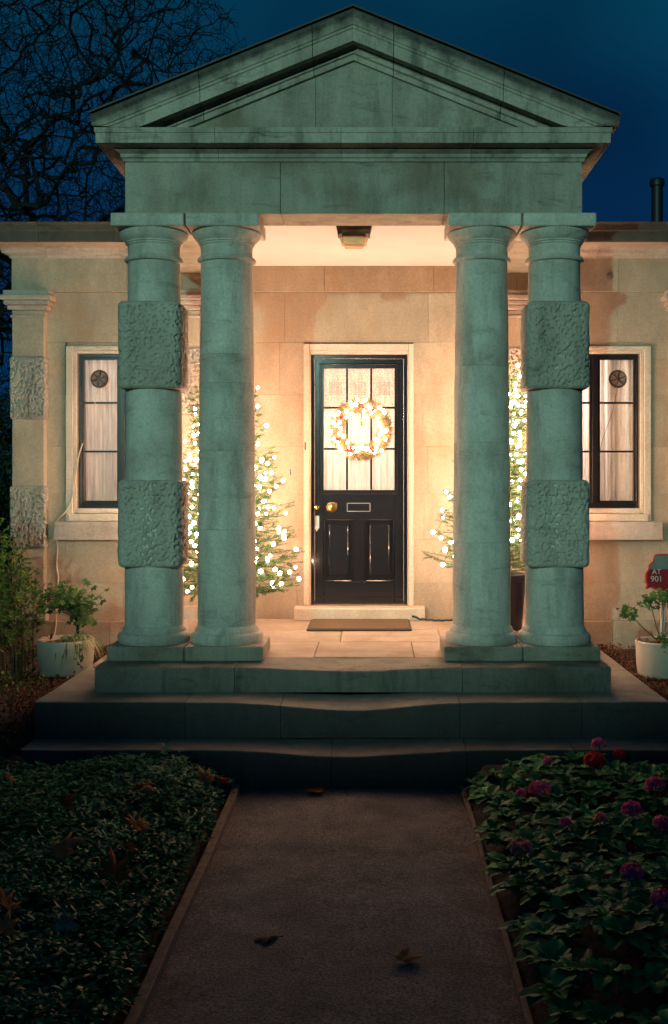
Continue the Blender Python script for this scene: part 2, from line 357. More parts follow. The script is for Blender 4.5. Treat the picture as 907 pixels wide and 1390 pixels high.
# lowest step, middle apron level, porch platform kerb
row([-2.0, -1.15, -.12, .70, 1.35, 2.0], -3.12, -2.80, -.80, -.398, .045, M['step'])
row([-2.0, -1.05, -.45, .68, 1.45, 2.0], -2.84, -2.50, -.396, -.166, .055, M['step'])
row([-1.70, -.78, .72, 1.70], -2.53, -2.12, -.166, 0, .028, M['kerb'], 'kerb_stone')
box('step_core', -1.97, 1.97, .04, 2.80, -.17, .225, M['mortar'], steps, 0)     # y -2.76..0
for sx in (-1, 1):
    yy = [-2.498, -1.7, -.9, -.03]
    for a, b_ in zip(yy[:-1], yy[1:]):
        x0, x1 = sorted((sx*1.66, sx*2.0)); box('apron_slab', x0, x1, a+2.8+.002, b_+2.8-.002, .23, .463, M['tread'], steps, .008)
# porch paving
yc = -2.118
for (y0, y1, xs_) in ((-2.118, -1.40, [-1.69, -1.0, -.28, .42, 1.1, 1.69]), (-1.40, -.72, [-1.69, -.85, -.12, .66, 1.69]), (-.72, -.03, [-1.69, -1.15, -.40, .30, .95, 1.69])):
    for a, b_ in zip(xs_[:-1], xs_[1:]):
        box('paving_slab', a+.002, b_-.002, y0+2.8+.002, y1+2.8-.002, .50, .63-.0015+rnd.uniform(-.0015, .0015), M['floor'], steps, .004)

# ================================================================ PORTICO
port = thing('portico', 'pedimented stone portico on four columns sheltering the front door', 'portico', (0, -2.0, 0))
PY = 2.0
def P(o): o.parent = port; return o
CY = -2.04
# shared rusticated block mesh
def rustic_mesh(w, d, h, seed, rad=.05, back=None):
    """closed perimeter grid with deep worm-eaten pits"""
    V, F = [], []; nu, nv = 270, 120; per = []
    hw, hd = w/2, d/2
    segs = [((hw-rad, -hd), (hw-rad, -hd+rad), -90), ((hw, hd-rad), (hw-rad, hd-rad), 0), ((-hw+rad, hd), (-hw+rad, hd-rad), 90), ((-hw, -hd+rad), (-hw+rad, -hd+rad), 180)]
    pts = []
    for (st, c, a0) in segs:
        for k in range(7): a = R(a0+90*k/6); pts.append((c[0]+rad*math.cos(a), c[1]+rad*math.sin(a), math.cos(a), math.sin(a)))
    L = [0]
    for i in range(len(pts)): a, b_ = pts[i], pts[(i+1) % len(pts)]; L.append(L[-1]+math.hypot(a[0]-b_[0], a[1]-b_[1]))
    for u in range(nu):
        s = L[-1]*u/nu; i = max(k for k in range(len(pts)) if L[k] <= s+1e-9); f = (s-L[i])/max(1e-9, L[i+1]-L[i]); a, b_ = pts[i], pts[(i+1) % len(pts)]
        per.append(tuple(a[q]*(1-f)+b_[q]*f for q in range(4)))
    for v in range(nv+1):
        tz = v/nv; z = h*tz
        for (x, y, nx_, ny_) in per:
            e = min(tz, 1-tz)*h; rd = .022*max(0, 1-e/.03)**2
            p = Vector((x*50+seed, y*50, z*38)); q_ = noise.noise(p)+.35*noise.noise(p*2.1)
            k = max(0, min(1, (q_-.14)/.15)); k = k*k*(3-2*k)*max(0, min(1, (e-.018)/.01))*(.55+.45*max(0, min(1, .6+1.5*noise.noise(Vector((x*5+seed, y*5, z*5))))))
            disp = -.028*k-rd+.006*noise.noise(Vector((x*9, y*9+seed, z*9)))+.003*noise.noise(Vector((x*60, y*60, z*60)))
            V.append((x+nx_*disp, y+ny_*disp, z))
    for v in range(nv):
        for u in range(nu): j = (u+1) % nu; F.append((v*nu+u, v*nu+j, (v+1)*nu+j, (v+1)*nu+u))
    F.append(tuple(range(nu-1, -1, -1))); F.append(tuple(nv*nu+u for u in range(nu)))
    me = bpy.data.meshes.new('rustic_block'); me.from_pydata(V, [], F); me.update(); bm = bmesh.new(); bm.from_mesh(me); bmesh.ops.recalc_face_normals(bm, faces=bm.faces); bm.to_mesh(me); bm.free()
    for p in me.polygons: p.use_smooth = len(p.vertices) == 4
    me.materials.append(M['rustic']); return me
RM = [rustic_mesh(.432, .435, .60, s, .065) for s in (3.1, 17.7, 41.3)]
def shaft_r(z):
    f = (z-.2)/2.6; return .203-.024*f**1.6
def ring_prof(z0, z1, n, off=0):
    pr = [(shaft_r(z0)-.002+off, z0)]
    for k in range(n+1): z = z0+.002+(z1-z0-.004)*k/n; pr.append((shaft_r(z)+off, z))
    pr.append((shaft_r(z1)-.002+off, z1)); return pr
def make_column(x, rust, joints, seed):
    b0 = [(.245, .10), (.252, .115), (.252, .15), (.240, .168), (.222, .176), (.222, .186), (.214, .20), (.198, .225), (.194, .23)]
    c = lathe('column', b0+[(.17, .24), (.155, 2.9)], M['colstone'], port, 56, (x, CY+PY, 0), .003)
    for a, b_ in zip(joints[:-1], joints[1:]):
        lathe('shaft_drum', ring_prof(a+.0003, b_-.0003, 12), M['colstone'], c, 56, None, .003)
    # astragal, neck and echinus
    lathe('capital', [(.176, 2.745), (.198, 2.752), (.206, 2.765), (.198, 2.780), (.180, 2.786), (.180, 2.862), (.188, 2.866), (.188, 2.876), (.197, 2.880), (.197, 2.890), (.214, 2.905), (.232, 2.925), (.240, 2.950), (.234, 2.962)], M['colstone'], c, 56)
    s = .248
    mkb = box('abacus', -s, s, -s, s, 2.962, 3.05, M['colstone'], c, .006)
    if rust:
        for (z, k) in ((1.858, seed), (.632, seed+1)):
            o = bpy.data.objects.new('rustic_block', RM[k % 3]); COL.objects.link(o); o.parent = c; o.location = (0, 0, z); o.rotation_euler = (0, 0, (k % 4)*PI/2)
    return c
make_column(-.895, False, [.222, .89, 1.43, 1.90, 2.10, 2.748], 0)
make_column(.895, False, [.222, .80, 1.49, 2.02, 2.748], 1)
make_column(-1.405, True, [.222, .632, 1.20, 1.858, 2.44, 2.748], 0)
make_column(1.405, True, [.222, .632, 1.22, 1.858, 2.44, 2.748], 1)
for sx in (-1, 1):
    for (a, b_) in ((.615, 1.148), (1.152, 1.675)):
        x0, x1 = sorted((sx*a, sx*b_)); box('column_plinth', x0, x1, CY+PY-.27, CY+PY+.27, .001, .10, M['portico'], port, .010)
# entablature blocks: front beam, sides
FB = 1.565
def pb(name, x0, x1, y0, y1, z0, z1, mat=None, bev=.004): return box(name, x0, x1, y0+PY, y1+PY, z0, z1, mat or M['portico'], port, bev)
for a, b_ in zip([-FB, -.50, .62, FB][:-1], [-FB, -.50, .62, FB][1:]): pb('frieze_block', a+.0012, b_-.0012, -2.245, -1.88, 3.052, 3.405)
for sx in (-1, 1):
    x0, x1 = sorted((sx*1.22, sx*FB))
    for (a, b_) in ((-1.878, -.95), (-.948, -.03)): pb('side_beam', x0, x1, a, b_, 3.052, 3.405)
pb('porch_ceiling', -1.218, 1.218, -1.878, -.031, 3.118, 3.15, M['ceiling'], 0)
pb('ceiling_core', -1.5, 1.5, -2.2, -.04, 3.41, 3.45, M['lead'], 0)
# horizontal cornice (d outward, z)
HC = [(-.30, 3.405), (.012, 3.405), (.018, 3.425), (.030, 3.430), (.035, 3.452), (.075, 3.468), (.080, 3.480), (.185, 3.484), (.190, 3.476), (.205, 3.476), (.207, 3.540), (.215, 3.545), (.217, 3.575), (.10, 3.582), (-.30, 3.582)]
yf = -2.245
xsj = [-FB, -.92, -.08, .80, FB]
def mitre(sx, sy):  # corner path elem
    return (sx*FB, yf+PY, sx*.72, -1.0, 0)
for k, (a, b_) in enumerate(zip(xsj[:-1], xsj[1:])):
    pa = mitre(-1, 0) if k == 0 else (a+.0015, yf+PY, 0, -1, 0)
    pz = mitre(1, 0) if k == 3 else (b_-.0015, yf+PY, 0, -1, 0)
    prof = HC if k not in (0, 3) else HC
    extr('cornice_block', prof, [pa, pz], M['cornice'], port)
for sx in (-1, 1):
    extr('side_cornice', HC, [mitre(sx, 0), (sx*FB, -.95+PY, sx*.72, 0, 0)], M['cornice'], port)
    extr('side_cornice', HC, [(sx*FB, -.947+PY, sx*.72, 0, 0), (sx*FB, -.02+PY, sx*.72, 0, 0)], M['cornice'], port)
# tympanum slabs
TZ = 4.10; SL = .405
def zl(x): return TZ-SL*abs(x)
def tymp(a, b_):
    xs_ = sorted({a, b_} | ({0.0} if a < 0 < b_ else set())); low = 3.578
    fr_ = [(x, low) for x in (a, b_)]+[(x, max(low+.002, zl(x)+.03)) for x in reversed(xs_)]
    n = len(fr_); V = [(x, yf+PY+.012, z) for x, z in fr_]+[(x, yf+PY+.22, z) for x, z in fr_]
    F = [tuple(range(n)), tuple(range(2*n-1, n-1, -1))]+[(i, (i+1) % n, n+(i+1) % n, n+i) for i in range(n)]
    mk('tympanum_slab', V, F, M['portico'], port)
for a, b_ in ((-1.34, -.262), (-.259, .262), (.265, 1.34)): tymp(a, b_)
# raking cornice: vertical profile sheared along the slope
RC = [(-.25, -.005), (.022, -.005), (.028, .030), (.048, .036), (.052, .062), (.065, .070), (.070, .078), (.180, .066), (.184, .058), (.200, .058), (.203, .135), (.213, .140), (.215, .155), (.225, .160), (.240, .200), (.262, .222), (.266, .245), (-.25, .262)]
def rake(a, b_, sgn):
    nst = 14; xe = FB+.21
    pts = [a+(b_-a)*i/nst for i in range(nst+1)]
    path = [(sgn*x, yf+PY, 0, -1, (lambda z, x=x: max(3.5835, zl(x)+z))) for x in pts]
    extr('raking_cornice_block', RC, path, M['rake'], port)
for sg, js in ((-1, [0.0, .27, 1.02, 1.735]), (1, [0.0, .27, 1.0, 1.765])):
    for a, b_ in zip(js[:-1], js[1:]): rake(a+.0022 if a else 0.0006, b_-.0022, sg)
# roof sheets
for sx in (-1, 1):
    V = []; th = .012
    xe = 1.775 if sx > 0 else 1.745
    for (x, y) in ((0, yf-.262), (xe, yf-.262), (xe, .55), (0, .55)):
        z = zl(x)+.2635; V += [(sx*x, y+PY, z), (sx*x, y+PY, z+th)]
    mk('roof_sheet', V, [(0, 2, 4, 6), (1, 3, 5, 7), (0, 1, 3, 2), (2, 3, 5, 4), (4, 5, 7, 6), (6, 7, 1, 0)], M['lead'], port)
# porch lamp
lamp = thing('porch_lamp', 'small square bronze ceiling lamp with unlit amber glass bowl under the porch', 'lamp', (-.01, -1.62, 3.118))
def frus(name, w0, w1, z0, z1, mat, par, bev=.01):
    bm = bmesh.new(); vs = [bm.verts.new((sx*w, sy*w*.8, z)) for z, w in ((z0, w0), (z1, w1)) for sx, sy in ((-1, -1), (1, -1), (1, 1), (-1, 1))]
    for f in ((3, 2, 1, 0), (4, 5, 6, 7), (0, 1, 5, 4), (1, 2, 6, 5), (2, 3, 7, 6), (3, 0, 4, 7)): bm.faces.new([vs[i] for i in f])
    bmesh.ops.bevel(bm, geom=list(bm.edges), offset=bev, segments=3, affect='EDGES'); return from_bm(name, bm, mat, par, True)
frus('lamp_base', .116, .134, -.075, 0, M['lampbody'], lamp, .005).scale = (1, 1, 1)
frus('base_rim', .120, .120, -.082, -.070, M['lampbody'], lamp, .004)
frus('lamp_bowl', .086, .108, -.168, -.080, M['amber'], lamp, .02)

# ================================================================ LODGE HOUSE
house = thing('lodge_house', 'single-storey stone lodge with black door and two curtained windows behind the portico', 'house', (0, 0, 0))
XW = 3.05
DOOR = (-.485, .485, .0, 2.43)
WX = 2.105; WOX = (1.625, 2.585)
WINS = [(s*WX) for s in (-1, 1)]
OPEN = [DOOR, (-2.585, -1.625, .70, 2.41), (1.625, 2.585, .70, 2.41)]
# rear core wall in mortar with true openings (jambs visible)
core = []
zc = [(-.5, .12), (.12, .86), (.86, 2.38), (2.38, 3.44)]
for (z0, z1) in zc:
    cuts = []
    if z0 < 2.37 and z0 >= .11: cuts.append((-.432, .442))
    if z0 == .86: cuts += [(-2.49, -1.72), (1.72, 2.49)]
    xs_ = [-XW+.01]+[v for c in sorted(cuts) for v in c]+[XW-.01]
    for i in range(0, len(xs_), 2): core.append((xs_[i], xs_[i+1], .012, .30, z0, z1))
boxes('wall_core', core, M['mortar'], house, 0)
# side and rear walls
boxes('side_wall', [(-XW+.011, -XW+.28, .301, 5.0, -.5, 3.44), (XW-.28, XW-.011, .301, 5.0, -.5, 3.44), (-XW+.011, XW-.011, 5.0, 5.28, -.5, 3.44)], M['wall'], house, 0)
box('flat_roof', -XW-.2, XW+.2, .05, 5.3, 3.441, 3.47, M['lead'], house, 0)
# ashlar courses
zs = [-.02, .31, .70, 1.10, 1.52, 1.98, 2.445, 2.888]
def stoneface(name, x0, x1, z0, z1, yfrt=0.0, mat=None, g=.0007, depth=.013):
    return box(name, x0+g, x1-g, yfrt, yfrt+depth+.02, z0+g, z1-g, mat or M['wall'], house, .0012)
def subtract(rects, o):
    out = []
    for (a, b_, c, d) in rects:
        oa, ob, oc, od = o
        if ob <= a or oa >= b_ or od <= c or oc >= d: out.append((a, b_, c, d)); continue
        if oa > a: out.append((a, oa, c, d))
        if ob < b_: out.append((ob, b_, c, d))
        m0, m1 = max(a, oa), min(b_, ob)
        if oc > c: out.append((m0, m1, c, oc))
        if od < d: out.append((m0, m1, od, d))
    return out
for r, (z0, z1) in enumerate(zip(zs[:-1], zs[1:])):
    js = [-XW]; x = -XW+(.45 if r % 2 else .95)
    if z0 > 2.4: js = [-XW, -2.1, -1.415, -.655, .62, 1.415, 2.3, XW]
    else:
        while x < XW-.3: js.append(x); x += rnd.uniform(.72, 1.05)
        js.append(XW)
    for a, b_ in zip(js[:-1], js[1:]):
        rs = [(a, b_, z0, z1)]
        for o in OPEN: rs = subtract(rs, o)
        for q in rs:
            if q[1]-q[0] > .02 and q[3]-q[2] > .015: stoneface('wall_stone', *q)
# plinth course
js = [-XW-.02, -2.2, -1.2, -.56, .56, 1.3, 2.25, XW+.02]
for a, b_ in zip(js[:-1], js[1:]): box('plinth_stone', a+.0015, b_-.0015, -.038, .02, -.50, -.022 if abs(a+b_) > .1 else -.03, M['wall'], house, .005)
# frieze band
js = [-XW-.02, -2.05, -1.36, -.30, .66, 1.40, 2.30, XW+.02]
for a, b_ in zip(js[:-1], js[1:]): box('frieze_stone', a+.0012, b_-.0012, -.030, .02, 2.890, 3.19, M['wall'], house, .003)
# main cornice outside the portico
MC = [(-.05, 3.185), (.032, 3.185), (.040, 3.205), (.085, 3.222), (.092, 3.250), (.125, 3.268), (.285, 3.274)]
MC2 = [(-.05, 3.276), (.275, 3.276), (.292, 3.285), (.294, 3.365), (.305, 3.372), (.315, 3.42), (.33, 3.44), (-.05, 3.455)]
for prof, mt, nm in ((MC+[(.285, 3.275), (-.05, 3.275)], M['sill'], 'cornice_moulding'), (MC2, M['coping'], 'coping_stone')):
    for sx in (-1, 1):
        for a, b_ in ((FB+.04, 2.10), (2.103, 2.75)): extr(nm, prof, [(sx*a, 0, 0, -1, 0), (sx*b_, 0, 0, -1, 0)], mt, house)
        extr(nm, prof, [(sx*2.753, 0, 0, -1, 0), (sx*XW, 0, sx, -1, 0)], mt, house)
        extr(nm, prof, [(sx*XW, 0, sx, -1, 0), (sx*XW, 3.0, sx, 0, 0)], mt, house)
# pilasters
RP = rustic_mesh(.31, .20, .555, 61.2, .012); RP.materials[0] = M['rustic']
RQ = rustic_mesh(.44, .20, .60, 91.2, .012)
def pilaster(x0, x1, mesh, zz, pr=.075):
    c = box('pilaster', x0, x1, -pr, .011, -.02, 2.72, M['wall'], house, .006)
    cx = (x0+x1)/2
    for z in zz:
        o = bpy.data.objects.new('rustic_block', mesh); COL.objects.link(o); o.parent = c; o.location = (cx, .0, z)
    w = (x1-x0)/2
    def st(name, e, z0, z1, bv=.006): box(name, cx-w-e, cx+w+e, -pr-e, .011, z0, z1, M['sill'], c, bv)
    st('capital_band', .012, 2.655, 2.675, .004); st('capital_band', .035, 2.722, 2.762, .012); st('capital_band', .060, 2.763, 2.802, .010); st('capital_band', .085, 2.803, 2.845, .008); st('capital_band', .060, 2.846, 2.888, .004)
    st('pilaster_base', .02, -.021, .12)
pilaster(-3.05, -2.765, RP, (1.757, .62)); pilaster(2.765, 3.05, RP, (1.757, .62))
pilaster(-1.62, -1.19, RQ, (1.80, .62)); pilaster(1.19, 1.62, RQ, (1.80, .62))

# ---- rooms behind the panes
def room(x0, x1, y1, z0, z1):
    t_ = .03; y0 = .301
    boxes('room_shell', [(x0-t_, x0, y0, y1, z0, z1), (x1, x1+t_, y0, y1, z0, z1), (x0-t_, x1+t_, y1, y1+t_, z0-t_, z1+t_), (x0-t_, x1+t_, y0, y1, z1, z1+t_), (x0-t_, x1+t_, y0, y1, z0-t_, z0)], M['roomwall'], house, 0)
room(-2.7, -1.5, 2.0, .3, 2.7); room(1.5, 2.7, 2.0, .3, 2.7); room(-.7, .7, 2.2, 0, 2.7)
def roomlight(x, y, z, e, c, r=.12):
    l = bpy.data.lights.new('room_lamp', 'POINT'); l.energy = e; l.color = c; l.shadow_soft_size = r; o = bpy.data.objects.new('room_lamp_light', l); COL.objects.link(o); o.location = (x, y, z)
roomlight(-2.1, 1.2, 2.2, 28, (1, .80, .70)); roomlight(1.80, .75, 2.0, 45, (1, .82, .72)); roomlight(0, 1.3, 1.9, 130, (1, .76, .62))

def curtain(name, x0, x1, y, z0, z1, mat, parent, folds=9, amp=.018, seed=0, hem=0):
    V, F = [], []; nx_ = 90; nz_ = 10
    for j in range(nz_+1):
        for i in range(nx_+1):
            u = i/nx_; w = z0+(z1-z0)*j/nz_
            V.append((x0+(x1-x0)*u, y+amp*math.sin(u*folds*2*PI+seed+1.2*math.sin(u*5+seed))*(.55+.45*(1-j/nz_))+.006*noise.noise(Vector((u*9, j*.4, seed))), w))
    for j in range(nz_):
        for i in range(nx_): a = j*(nx_+1)+i; F.append((a, a+1, a+nx_+2, a+nx_+1))
    return mk(name, V, F, mat, parent, True)
# ---- windows
def window(cx, side):
    F_ = []; hw = .39; z0, z1 = .975, 2.345; y0, y1 = .035, .085
    a, b_ = cx-hw, cx+hw
    st = .026
    F_ += [(a, a+st, y0, y1, z0, z1), (b_-st, b_, y0, y1, z0, z1), (a+st, b_-st, y0, y1, z0, z0+.045), (a+st, b_-st, y0, y1, z1-.03, z1)]
    F_ += [(cx-.026, cx+.026, y0-.004, y1, z0+.045, z1-.03)]
    w = boxes('window', F_, M['winblack'], house, .003)
    zr = [z0+.045, 1.478, 1.912, z1-.03]
    for (p0, p1) in ((a+st, cx-.026), (cx+.026, b_-st)):
        boxes('casement', [(p0, p0+.022, y0+.010, y1-.008, zr[0], zr[3]), (p1-.022, p1, y0+.010, y1-.008, zr[0], zr[3]), (p0+.022, p1-.022, y0+.010, y1-.008, zr[0], zr[0]+.02), (p0+.022, p1-.022, y0+.010, y1-.008, zr[3]-.02, zr[3])], M['winblack'], w, .002)
        for z in zr[1:3]: box('glazing_bar', p0+.022, p1-.022, y0+.014, y1-.012, z-.009, z+.009, M['winblack'], w, .002)
        for q, r_ in ((zr[0]+.02, zr[1]-.009), (zr[1]+.009, zr[2]-.009), (zr[2]+.009, zr[3]-.02)):
            o = mk('pane', [(p0+.022, .062, q), (p1-.022, .062, q), (p1-.022, .062, r_), (p0+.022, .062, r_)], [(0, 1, 2, 3)], M['glass'], w)
            me = o.data; o.rotation_euler = (0, 0, 0)
            # tiny wobble so that each pane reflects on its own
            dx, dz = rnd.uniform(-.0008, .0008), rnd.uniform(-.0008, .0008)
            me.vertices[0].co.y += dx; me.vertices[3].co.y += dx; me.vertices[2].co.y += dz; me.vertices[3].co.y += dz
    return w
def surround(cx):
    a, b_ = cx-.39, cx+.39; z0, z1 = .975, 2.345
    s = box('window_surround', a-.095, a-.034, -.028, .02, .858, 2.41, M['surround'], house, .004)
    box('jamb_moulding', b_+.034, b_+.095, -.028, .02, .858, 2.41, M['surround'], s, .004)
    box('head_moulding', a-.032, b_+.032, -.026, .02, 2.375, 2.41, M['surround'], s, .004)
    for (x0, x1) in ((a-.032, a-.002), (b_+.002, b_+.032)): box('inner_jamb', x0, x1, -.010, .09, .93, 2.374, M['surround'], s, .003)
    box('inner_head', a-.0015, b_+.0015, -.010, .09, 2.347, 2.374, M['surround'], s, .003)
    box('inner_ledge', a-.07, b_+.07, -.045, .09, .860, .925, M['surround'], s, .008)
    box('inner_ledge', a-.0015, b_+.0015, -.014, .09, .927, .973, M['surround'], s, .006)
    slab('window_sill', a-.175, b_+.175, -.105, .09, .70, .858, M['sill'], s, 0, .012, (0, 0, 0))
for cx in WINS:
    w = window(cx, cx > 0); surround(cx)
    if cx < 0:
        curtain('net_curtain', cx-.37, cx+.37, .19, .90, 2.40, M['curtain'], w, 10, .028, 1.0)
    else:
        curtain('net_curtain', cx-.37, cx+.22, .20, .90, 2.40, M['curtain'], w, 9, .026, 2.2)
        curtain('lace_panel', cx+.17, cx+.37, .17, .90, 2.40, M['lace'], w, 3, .014, .5)
    # round plastic ventilator in the top outer pane, with its pull cord
    sx = -1 if cx < 0 else 1
    vx, vz = cx+sx*.205, 2.125
    V, F = [], []
    ringp = [(vx+.074*math.cos(2*PI*i/32), .050, vz+.074*math.sin(2*PI*i/32)) for i in range(33)]
    vent = tube('ventilator', ringp, .008, M['lampbody'], w, 6)
    for k in range(3):
        a = PI*k/3+.3; tube('vent_spoke', [(vx-.070*math.cos(a), .050, vz-.070*math.sin(a)), (vx+.070*math.cos(a), .050, vz+.070*math.sin(a))], .005, M['lampbody'], w, 5)
    lathe('vent_disc', [(.070, -.002), (.070, .002)], M['vent'], w, 32, (vx, .056, vz)).rotation_euler = (R(90), 0, 0)
    lathe('vent_hub', [(.012, -.006), (.014, 0), (.012, .006)], M['lampbody'], w, 16, (vx, .050, vz)).rotation_euler = (R(90), 0, 0)
    pts = [(vx-.01, .046, vz-.06), (vx-.04, .040, vz-.22), (vx-.055, .036, vz-.45)] if cx < 0 else [(vx+.005, .046, vz-.06), (vx-.05, .046, vz-.30), (vx-.14, .046, vz-.55), (vx-.19, .046, vz-.80), (vx-.205, .046, vz-1.0)]
    tube('pull_cord', pts, .0028 if cx < 0 else .002, M['whitecable'] if cx < 0 else M['cable'], w, 5)
# cream cable that leaves the left window and runs down the wall
pts = [(-2.452, .02, 1.55), (-2.48, -.02, 1.42), (-2.50, -.034, 1.25), (-2.535, -.036, 1.05), (-2.60, -.036, .93), (-2.668, -.02, .86), (-2.672, -.018, .72), (-2.665, -.012, .60), (-2.675, -.012, .48), (-2.66, -.012, .36), (-2.668, -.012, .25), (-2.67, -.05, -.05), (-2.69, -.08, -.22)]
sm = []
for i in range(len(pts)-1):
    for k in range(5):
        f = k/5; p0, p1, p2, p3 = [Vector(pts[max(0, min(len(pts)-1, i+q))]) for q in (-1, 0, 1, 2)]
        sm.append(.5*((2*p1)+(-p0+p2)*f+(2*p0-5*p1+4*p2-p3)*f*f+(-p0+3*p1-3*p2+p3)*f**3))
tag(tube('wall_cable', sm, .006, M['whitecable'], None, 6), 'thin cream cable running down the wall from the corner of the left window', 'cable')

# ---- door
DX0, DX1, DZ0, DZ1 = -.428, .438, .115, 2.338
ds = box('door_surround', -.485, -.434, -.022, .02, .112, 2.43, M['surround'], house, .004)
box('surround_jamb', .444, .489, -.022, .02, .112, 2.43, M['surround'], ds, .004)
box('surround_head', -.433, .443, -.020, .02, 2.372, 2.43, M['surround'], ds, .004)
box('inner_jamb', -.4335, -.424, -.006, .20, .113, 2.371, M['surround'], ds, .002); box('inner_jamb', .434, .4435, -.006, .20, .113, 2.371, M['surround'], ds, .002)
box('inner_head', -.4235, .4335, -.006, .20, 2.341, 2.371, M['surround'], ds, .002)
y0, y1 = .055, .100
fx0, fx1 = -.422, .432
# frame (fixed), then the leaf
fr = boxes('door_frame', [(fx0, fx0+.030, .03, .12, DZ0, 2.340), (fx1-.030, fx1, .03, .12, DZ0, 2.340), (fx0+.030, fx1-.030, .03, .12, 2.305, 2.340)], M['black'], house, .003)
lx0, lx1 = fx0+.032, fx1-.032; gx0, gx1 = -.312, .320; gz0, gz1 = 1.135, 2.220
pzb, pzt = .315, .875; mx0, mx1 = -.045, .052
leaf = [(lx0, gx0, y0, y1, .12, 2.303), (gx1, lx1, y0, y1, .12, 2.303), (gx0, gx1, y0, y1, gz1, 2.303), (gx0, gx1, y0, y1, pzt, gz0), (gx0, gx1, y0, y1, .12, pzb), (mx0, mx1, y0, y1, pzb, pzt)]
door = boxes('door', leaf, M['black'], house, .003)
for (a, b_) in ((gx0, mx0), (mx1, gx1)):
    box('door_panel', a-.002, b_+.002, y0+.022, y1-.004, pzb-.002, pzt+.002, M['black'], door, .001)
    box('raised_field', a+.045, b_-.045, y0+.008, y0+.026, pzb+.06, pzt-.05, M['black'], door, .010)
    for q in ((a+.001, a+.014, pzb+.001, pzt-.001), (b_-.014, b_-.001, pzb+.001, pzt-.001), (a+.0145, b_-.0145, pzt-.014, pzt-.001), (a+.0145, b_-.0145, pzb+.001, pzb+.014)):
        box('panel_bead', q[0], q[1], y0-.008, y0+.024, q[2], q[3], M['black'], door, .0055)
e_ = .036
for q in ((gx0-e_, gx0-e_+.016, gz0-.045, gz1+.045), (gx1+e_-.016, gx1+e_, gz0-.045, gz1+.045), (gx0-e_+.0165, gx1+e_-.0165, gz1+.029, gz1+.045), (gx0-e_+.0165, gx1+e_-.0165, gz0-.045, gz0-.029)):
    box('glazing_moulding', q[0], q[1], y0-.013, y0+.001, q[2], q[3], M['black'], door, .0055)
box('weather_bar', lx0+.004, lx1-.004, y0-.022, y0+.001, .165, .182, M['black'], door, .007)
gw = (gx1-gx0-.03)/3; gh = (gz1-gz0-.03)/3
for k in (1, 2):
    x = gx0+k*(gw+.015)-.0075; box('glazing_bar', x-.009, x+.009, y0+.004, y1-.006, gz0+.001, gz1-.001, M['black'], door, .004)
zz = [gz0, 1.502, 1.870, gz1]
for k in (1, 2):
    for c in range(3):
        xa = gx0+c*(gw+.015); box('glazing_bar', xa+(.0025 if c else .001), xa+gw-(.0025 if c < 2 else -.028), y0+.006, y1-.008, zz[k]-.009, zz[k]+.009, M['black'], door, .004)
for c in range(3):
    for k in range(3):
        xa = gx0+c*(gw+.015); xb = xa+gw; za, zb = zz[k], zz[k+1]
        dy = rnd.uniform(-.0008, .0008); mk('pane', [(xa, .078+dy, za), (xb+.01, .078-dy, za), (xb+.01, .078, zb), (xa, .078+dy, zb)], [(0, 1, 2, 3)], M['glass'], door)
curtain('net_curtain', gx0-.03, gx1+.03, .150, 1.08, 1.84, M['curtain'], door, 11, .014, .7)
for c in range(3):  # three lace squares behind the top panes, each with a woven key-pattern panel
    xa = gx0+c*(gw+.015)+.002
    lp = curtain('lace_panel', xa-.004, xa+gw+.010, .125, 1.84, 2.26, M['lacefine'], door, 1.2, .004, c)
    cx_, cz_ = xa+gw/2+.004, 2.045
    pat = []
    for q in range(4): h_ = .055-.013*q; pat.append((cx_-h_, cx_-h_+.004, .116, .118, cz_-h_*1.15, cz_+h_*1.15)); pat.append((cx_+h_-.004, cx_+h_, .116, .118, cz_-h_*1.15, cz_+h_*1.15)); 
    for q in range(3+c % 2): h_ = .048-.013*q; pat.append((cx_-h_, cx_+h_, .1165, .1175, cz_+h_*1.15-.004, cz_+h_*1.15)); pat.append((cx_-h_, cx_+h_, .1165, .1175, cz_-h_*1.15, cz_-h_*1.15+.004))
    boxes('lace_motif', pat, plain('grey_lace_thread', (.30, .25, .22), .9) if c == 0 else bpy.data.materials['grey_lace_thread'], door, 0)
# letter plate, knobs, lock plate
lp = boxes('letter_plate', [(-.105, .105, y0-.008, y0+.001, .942, .948), (-.105, .105, y0-.008, y0+.001, 1.014, 1.020), (-.105, -.098, y0-.008, y0+.001, .9485, 1.0135), (.098, .105, y0-.008, y0+.001, .9485, 1.0135)], M['chrome'], door, .002)
box('letter_flap', -.096, .096, y0-.005, y0+.001, .950, 1.012, M['black'], door, .002)
def knob(x, z, r, name='door_knob'):
    o = lathe(name, [(r*.9, 0), (r*.9, .005), (r*.35, .008), (r*.35, .020), (r*.85, .028), (r, .038), (r*.8, .048), (r*.3, .053)], M['brass'], door, 24, (x, y0, z)); o.rotation_euler = (R(90), 0, 0); return o
knob(-.238, .982, .036); knob(-.372, .982, .024, 'door_lock')
tube('knob_rose', [(-.238+.042*math.cos(2*PI*i/24), y0-.004, .982+.042*math.sin(2*PI*i/24)) for i in range(25)], .005, M['brass'], door, 6)
V = [(-.395, y0-.004, .905), (-.352, y0-.004, .905), (-.352, y0-.004, .80), (-.3735, y0-.004, .765), (-.395, y0-.004, .80)]; V += [(x, y0+.001, z) for x, y, z in V]
mk('finger_plate', V, [(0, 1, 2, 3, 4), (9, 8, 7, 6, 5)]+[(i, (i+1) % 5, 5+(i+1) % 5, 5+i) for i in range(5)], M['chrome'], door)
# door step
slab('door_step', -.56, .58, -.165, .20, .0015, .111, M['surround'], house, .006, .01, (0, 0, 0))
